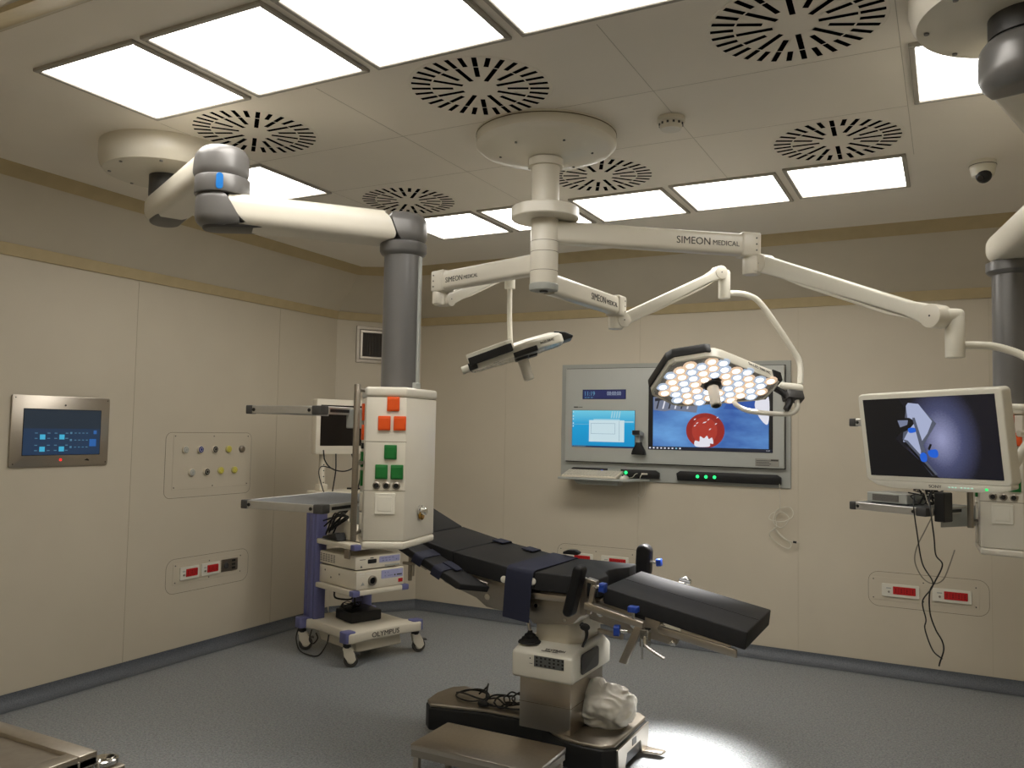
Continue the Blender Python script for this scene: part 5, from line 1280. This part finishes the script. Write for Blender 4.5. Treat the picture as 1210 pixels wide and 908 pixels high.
# navy body strap over the back pad
b = MB(); 
pr_s = []
def strap_band(b, path, half, thick, side):
    # path: points along the strap; half: half width vector
    vs = []; fs = []; m = len(path)
    for i, p in enumerate(path):
        p = V(p); q = V(path[min(i + 1, m - 1)]) - V(path[max(i - 1, 0)])
        h_ = V(half); nn_ = q.cross(h_).normalized() * thick
        for (a, c) in ((-1, -.5), (1, -.5), (1, .5), (-1, .5)): vs.append(p + h_ * a + nn_ * c)
    for i in range(m - 1):
        for k in range(4): fs.append([i * 4 + k, i * 4 + (k + 1) % 4, (i + 1) * 4 + (k + 1) % 4, (i + 1) * 4 + k])
    fs.append([0, 1, 2, 3]); fs.append([(m - 1) * 4 + k for k in (3, 2, 1, 0)])
    b._add(vs, fs)
strap_band(b, [(-1.93, YF + .012, .80), (-1.925, YF + .010, .92), (-1.922, YF + .004, .966), (-1.92, YF - .012, .976), (-1.92, 4.05, .978), (-1.925, YN + .02, .979), (-1.926, YN - .004, .972), (-1.928, YN - .010, .955), (-1.935, YN - .012, .90), (-1.945, YN - .013, .72)], (.075, 0, -.008), .003, 1)
obj('body_strap', b, NAVY, t, angle=60, label='dark navy body strap')
for (x, z) in ((-2.022, .912), (-1.858, .918)):
    b = MB(); b.lathe([(.018, 0), (.018, .006), (.012, .010), (0, .010)], (x, YN + .001, z), 20, (0, -1, 0)); obj('strap_button', b, WHITE, t)
for (x, z) in ((-2.30, 1.024), (-2.11, .993)):
    b = MB(); strap_band(b, [(x, YF + .01, z - .08), (x, YF + .008, z - .01), (x, YF - .015, z + .008), (x, YF - .12, z + .010)], (.035, 0, -.006), .004, 1); obj('side_strap', b, NAVY, t, angle=60)
b = MB(); b.prism([(-1.93, .985), (-1.84, .985), (-1.83, 1.0), (-1.86, 1.012), (-1.90, 1.01), (-1.93, .998)], YF - .03, YF + .01, .004, 1, PY); obj('strap_buckle', b, BLACK, t)
# arm board on the near side, sloping
e_ab = V((.42, 0, -.19)).normalized()
AM = frame((-2.55, 3.68, 1.075), e_ab, (0, 1, 0))
b = MB(AM); b.prism([(-.10, -.075), (.42, -.085), (.50, .085), (-.10, .075)], -.034, .0, .006, 3); ab = obj('arm_board', b, PAD, t, angle=40)
b = MB(AM); b.prism([(-.08, -.065), (.40, -.07), (.46, .07), (-.08, .065)], -.044, -.031, .003, 1); obj('board_base', b, BLACK, ab)
for x in (.14, .27):
    b = MB(AM); strap_band(b, [(x, .082, -.04), (x, .084, -.005), (x, .075, .004), (x, 0, .005), (x, -.082, .004), (x, -.092, -.006), (x, -.09, -.045)], (.030, 0, 0), .004, 1); obj('wrist_strap', b, NAVY, ab, angle=60)
b = MB(AM); b.prism([(.24, -.01), (.33, .0), (.33, .055), (.24, .05)], .005, .013, .002, 1); obj('strap_tab', b, NAVY, ab)
b = MB(AM); b.cyl((.14, .05, -.06), (.14, .20, -.06), .011, n=14); b.box(.10, .18, -.03, .03, -.07, -.043, .004, 1); obj('board_joint', b, STEELD, ab)
b = MB(); b.box(-2.56, -2.50, 3.70, 3.76, .985, 1.02, .004, 1); b.cyl((-2.535, 3.68, .87), (-2.535, 3.68, 1.01), .011, n=14); b.cyl((-2.50, 3.66, .90), (-2.50, 3.66, .98), .005, n=10); b.box(-2.57, -2.49, 3.655, 3.665, .955, .97, .003, 1); obj('board_clamp', b, STEELD, ab)
b = MB(); b.prism([(-2.66, 1.10), (-2.50, 1.00), (-2.48, 1.03), (-2.64, 1.13)], 3.62, 3.64, .004, 1, PY); obj('board_rail', b, STEELD, ab)
# near lateral support with clamp bars and blue knobs
def capsule_pad(name, c0, c1, w, d, par, dy=(0, 1, 0)):
    c0, c1 = V(c0), V(c1); u = (c1 - c0); L_ = u.length
    T_ = frame(c0, u, V((0, 1, 0)).cross(u.normalized()))
    poly = [(x, y) for x, y in rrect(-.025, L_ + .025, -w / 2, w / 2, w * .48, 8)]
    b = MB(T_); b.prism(poly, -d / 2, d / 2, .018, 4); return obj(name, b, PADSIDE, par, angle=50)
ns_ = capsule_pad('side_support', (-1.60, 3.66, .825), (-1.552, 3.66, 1.02), .050, .085, t)
def knob(par, c, axis, r=.024, l=.026, m=BLUE):
    axis = V(axis).normalized(); c = V(c)
    x = axis.orthogonal().normalized(); y = axis.cross(x)
    T_ = Matrix((x, y, axis)).transposed().to_4x4(); T_.translation = c
    b = MB(T_); b.prism([(r * (1 + .13 * math.cos(4 * a)) * math.cos(a), r * (1 + .13 * math.cos(4 * a)) * math.sin(a)) for a in [2 * PI * k / 32 for k in range(32)]], 0, l, .004, 2); k_ = obj('clamp_knob', b, BLUE, par, label='blue clamp knob')
    b = MB(T_); b.cyl((0, 0, -.035), (0, 0, .001), .008, n=14); obj('knob_stem', b, CHROME, k_)
b = MB(); b.box(-1.568, -1.535, 3.70, 3.72, .80, .98, .003, 1)
b.prism([(-1.52, .965), (-1.47, .955), (-1.47, .975), (-1.52, .985)], 3.665, 3.705, .003, 1, PY)
b.prism([(-1.50, .965), (-1.475, .965), (-1.50, .815), (-1.525, .815)], 3.675, 3.695, .003, 1, PY)
br = obj('support_bracket', b, STEEL, ns_)
b = MB(); b.prism([(-1.525, .875), (-1.235, .815), (-1.24, .785), (-1.53, .842)], 3.655, 3.70, .004, 2, PY); obj('support_bar', b, STEEL, ns_)
b = MB(); b.prism([(-1.275, .80), (-1.237, .795), (-1.315, .615), (-1.352, .62)], 3.655, 3.69, .005, 2, PY); obj('clamp_post', b, STEELD, ns_)
b = MB(); b.tube([(-1.225, 3.65, .755), (-1.22, 3.645, .72), (-1.19, 3.64, .70), (-1.13, 3.64, .672)], .008, 12); b.box(-1.25, -1.21, 3.65, 3.70, .705, .785, .004, 1); b.cyl((-1.235, 3.645, .745), (-1.235, 3.645, .655), .006, n=10); obj('clamp_lever', b, CHROME, ns_)
knob(ns_, (-1.455, 3.68, .948), (1, -.05, -.08), .024, .028)
knob(ns_, (-1.285, 3.665, .855), (.0, .0, 1), .026, .026)
knob(ns_, (-1.345, 3.655, .765), (-1, -.2, 0), .026, .028)
# far lateral support
fs_ = capsule_pad('side_support', (-1.50, 4.44, .90), (-1.495, 4.44, 1.035), .085, .07, t)
b = MB(); b.box(-1.505, -1.475, 4.41, 4.43, .78, 1.0, .003, 1); b.prism([(-1.50, .86), (-1.24, .81), (-1.24, .785), (-1.50, .83)], 4.38, 4.42, .004, 1, PY); obj('support_bracket', b, STEEL, fs_)
knob(fs_, (-1.425, 4.44, .965), (1, 0, .1), .022, .026)
b = MB(); b.prism([(-1.285, .885), (-1.22, .875), (-1.215, .895), (-1.245, .915), (-1.28, .905)], 4.37, 4.40, .004, 1, PY); b.cyl((-1.25, 4.385, .78), (-1.25, 4.385, .89), .01, n=12); obj('far_clamp', b, CHROME, fs_)

# ------------------------------------------------------------------ cloth bundle, cord, step stool, instrument table
bm = bmesh.new(); bmesh.ops.create_icosphere(bm, subdivisions=6, radius=1.0)
for v in bm.verts:
    p = v.co.copy()
    w = p + V((noise.noise(p * 1.6 + V((3, 1, 7))), noise.noise(p * 1.6 + V((9, 4, 2))), noise.noise(p * 1.6))) * .55
    t1 = (w.x * .55 + w.z * .75 + w.y * .35) * 4.2 + 4.2 * noise.noise(p * 1.1 + V((4, 4, 1))) + .8 * noise.noise(p * 3.1)
    t2 = (w.x * .8 - w.z * .5 + w.y * .6) * 3.6 + 4.6 * noise.noise(p * 1.2 + V((7, 2, 5))) + .8 * noise.noise(p * 2.7 + V((3, 0, 1)))
    mix = .5 + .5 * math.tanh(4 * noise.noise(p * 1.2 + V((1, 9, 3))))
    fold = (.5 + .5 * math.cos(2 * t1)) ** 1.4 * mix + (.5 + .5 * math.cos(2 * t2)) ** 1.4 * (1 - mix)
    k = .94 + .095 * fold + .18 * noise.noise(p * 1.2 + V((2, 2, 2))) + .012 * noise.noise(p * 6)
    q = p * k
    if p.x < -.1 and p.z > .45: q += V((-.10, 0, .30)) * max(0, 1 - ((p.x + .45) ** 2 + p.y ** 2 + (p.z - .85) ** 2) * 2.2)
    q = V((q.x * .155, q.y * .135, q.z * .112))
    q.z = max(q.z, -.094 + .006 * noise.noise(p * 6)) if q.z < -.08 else q.z
    v.co = q + V((-1.575, 4.085, .268))
mbx = MB(); mbx.bm.free(); mbx.bm = bm
tag(obj('cloth_bundle', mbx, CLOTH, loc=(-1.575, 4.085, .18), angle=180), 'crumpled white cloth bundle lying on the foot of the operating table', 'cloth')
b = MB()
rs = random.Random(21)
b.tube([(-2.36 + .09 * math.cos(a) * (1 + .1 * math.sin(2 * a)), 4.06 + .06 * math.sin(a), .185 + .012 * (1 + math.sin(a))) for a in [2 * PI * k / 12 for k in range(12)]], .0048, 8, closed=True)
b.tube([(-2.36 + .10 * math.cos(a + .5), 4.07 + .055 * math.sin(a + .5), .192 + .012 * (1 + math.sin(2 * a))) for a in [2 * PI * k / 12 for k in range(12)]], .0048, 8, closed=True)
b.tube([(-2.35, 4.12, .19), (-2.31, 4.14, .23), (-2.29, 4.12, .255), (-2.27, 4.07, .24), (-2.25, 4.02, .19)], .0048, 8)
for k in range(4):
    cxk = -2.20 + .05 * k + .02 * rs.random(); cyk = 4.03 + .05 * rs.random(); ra, rb = .055 + .02 * rs.random(), .04 + .02 * rs.random()
    b.tube([(cxk + ra * math.cos(a), cyk + rb * math.sin(a), .188 + .015 * rs.random() + .012 * k + .015 * math.sin(a)) for a in [2 * PI * q / 11 for q in range(11)]], .0048, 8, closed=True)
b.tube([(-2.27, 4.0, .19), (-2.22, 3.99, .186), (-2.15, 4.0, .188), (-2.08, 3.99, .19), (-2.0, 4.03, .19)], .0048, 8)
b.tube([(-2.26, 4.08, .19), (-2.19, 4.05, .21), (-2.12, 4.02, .195), (-2.05, 4.06, .2), (-1.98, 4.08, .19)], .0048, 8)
cc = tag(obj('coiled_cord', b, BLACK, loc=(-2.2, 4.04, .18)), 'black power cord coiled on the left foot of the operating table', 'cord')
b = MB(); b.cyl((-2.27, 3.985, .195), (-2.21, 3.975, .195), .017, .012, n=14, bev=.003); obj('plug', b, BLACK, cc)
t = thing('step_stool', 'low steel step stool in front of the operating table foot', 'step stool', (-1.87, 3.37, 0))
SF = frame((-2.19, 3.215, 0), (1, 0.005, 0), (0, 1, 0))
b = MB(SF); b.prism(rrect(0, .635, 0, .325, .006, 3), .212, .236, .005, 2); obj('top', b, STEEL, t)
b = MB(SF); b.box(.004, .631, .004, .010, .180, .214); b.box(.004, .631, .315, .321, .180, .214); b.box(.004, .010, .01, .315, .180, .214); b.box(.625, .631, .01, .315, .180, .214); obj('apron', b, STEELD, t)
for x in (.010, .597):
    for y in (.010, .287):
        b = MB(SF); b.box(x, x + .028, y, y + .028, .012, .214, .003, 1); lg = obj('leg', b, STEEL, t)
        b = MB(SF); b.box(x - .002, x + .030, y - .002, y + .030, 0, .016, .003, 1); obj('leg_foot', b, RUBBER, lg)
t = thing('instrument_table', 'steel table with a raised rim at the bottom left corner', 'steel table', (-2.2, 1.25, 0))
TX0, TX1, TY0, TY1, TZ = -2.75, -1.91, 1.04, 1.41, .85
b = MB()
b.box(TX0, TX1, TY0, TY1, TZ - .035, TZ - .012, .002, 1)
for (x0, x1, y0, y1) in ((TX0, TX1, TY1 - .05, TY1), (TX0, TX1, TY0, TY0 + .05), (TX0, TX0 + .05, TY0 + .05, TY1 - .05), (TX1 - .05, TX1, TY0 + .05, TY1 - .05)): b.box(x0, x1, y0, y1, TZ - .0335, TZ, .003, 2)
tt = obj('table_top', b, STEEL, t)
b = MB(); b.box(TX0 + .046, TX1 - .046, TY0 + .046, TY1 - .046, TZ - .0122, TZ - .0105); obj('tray_floor', b, STEELD, tt)
for x in (TX0 + .03, TX1 - .045):
    for y in (TY0 + .03, TY1 - .045):
        b = MB(); b.cyl((x, y, .05), (x, y, TZ - .034), .0125, n=18); lg = obj('leg', b, CHROME, t)
        b = MB(); b.lathe([(.018, -.012), (.045, -.012), (.05, -.006), (.05, .006), (.045, .012), (.018, .012)], (x, y, .0505), 24, (0, 1, 0)); obj('caster', b, GREYRUB, lg)
b = MB(); b.box(TX0 + .02, TX1 + .03, TY0 + .02, TY1 + .02, .30, .318, .003, 1); obj('lower_shelf', b, STEELD, t)
t = thing('instrument_stand', 'low steel stand with a bright round rim beside the steel table at bottom left', 'steel stand', (-1.95, 1.50, 0))
b = MB(); b.box(-2.16, -1.885, 1.425, 1.475, .775, .80, .003, 1); o = obj('stand_top', b, STEELD, t)
b = MB(); b.lathe([(.030, 0), (.034, .004), (.034, .014), (.028, .016), (.024, .006), (0, .006)], (-1.93, 1.445, .80), 28); obj('round_rim', b, CHROME, o)
for x in (-2.13, -1.91):
    b = MB(); b.cyl((x, 1.45, 0), (x, 1.45, .777), .011, n=16); obj('leg', b, CHROME, t)

# ------------------------------------------------------------------ light and camera
w = bpy.data.worlds.new('World'); SC.world = w; w.use_nodes = True
w.node_tree.nodes['Background'].inputs[0].default_value = (.9, .85, .75, 1); w.node_tree.nodes['Background'].inputs[1].default_value = .02
tgt = V((-1.30, 4.20, 0))
for k, (x, y) in enumerate(((-.24, -.09), (-.10, -.15), (.10, -.22), (.18, -.22), (.29, -.14))):
    ld = bpy.data.lights.new('operating_lamp_beam', 'SPOT'); ld.energy = 230; ld.color = (1, .97, .94); ld.spot_size = math.radians(35); ld.spot_blend = 1.0; ld.shadow_soft_size = .13
    lo_ = bpy.data.objects.new('operating_lamp_beam', ld); COL.objects.link(lo_)
    lo_.location = ML @ V((x, y, -.035))
    lo_.rotation_euler = (tgt - V(lo_.location)).to_track_quat('-Z', 'Y').to_euler()
cam = bpy.data.cameras.new('camera'); co_ = bpy.data.objects.new('camera', cam); COL.objects.link(co_)
Rc = Matrix(((0.884, 0.009, 0.467), (0.466, -0.057, -0.883), (0.019, 0.998, -0.055)))
Rc = Matrix.Identity(3) @ Rc
xa = V((Rc[0][0], Rc[1][0], Rc[2][0])).normalized(); za = V((Rc[0][2], Rc[1][2], Rc[2][2])); za = (za - xa * xa.dot(za)).normalized(); ya = za.cross(xa)
mw = Matrix((xa, ya, za)).transposed().to_4x4(); mw.translation = (0, 0, 1.68); co_.matrix_world = mw
cam.sensor_width = 36.0; cam.lens = 977.0 / 1210.0 * 36.0; cam.clip_start = .05
SC.camera = co_
SC.view_settings.view_transform = 'Standard'; SC.view_settings.look = 'None'; SC.view_settings.exposure = 0.0; SC.view_settings.gamma = 1.0; SC.view_settings.use_curve_mapping = False
SC.cycles.max_bounces = 8; SC.cycles.sample_clamp_indirect = 6.0; SC.cycles.use_denoising = True; SC.cycles.caustics_reflective = False; SC.cycles.caustics_refractive = False
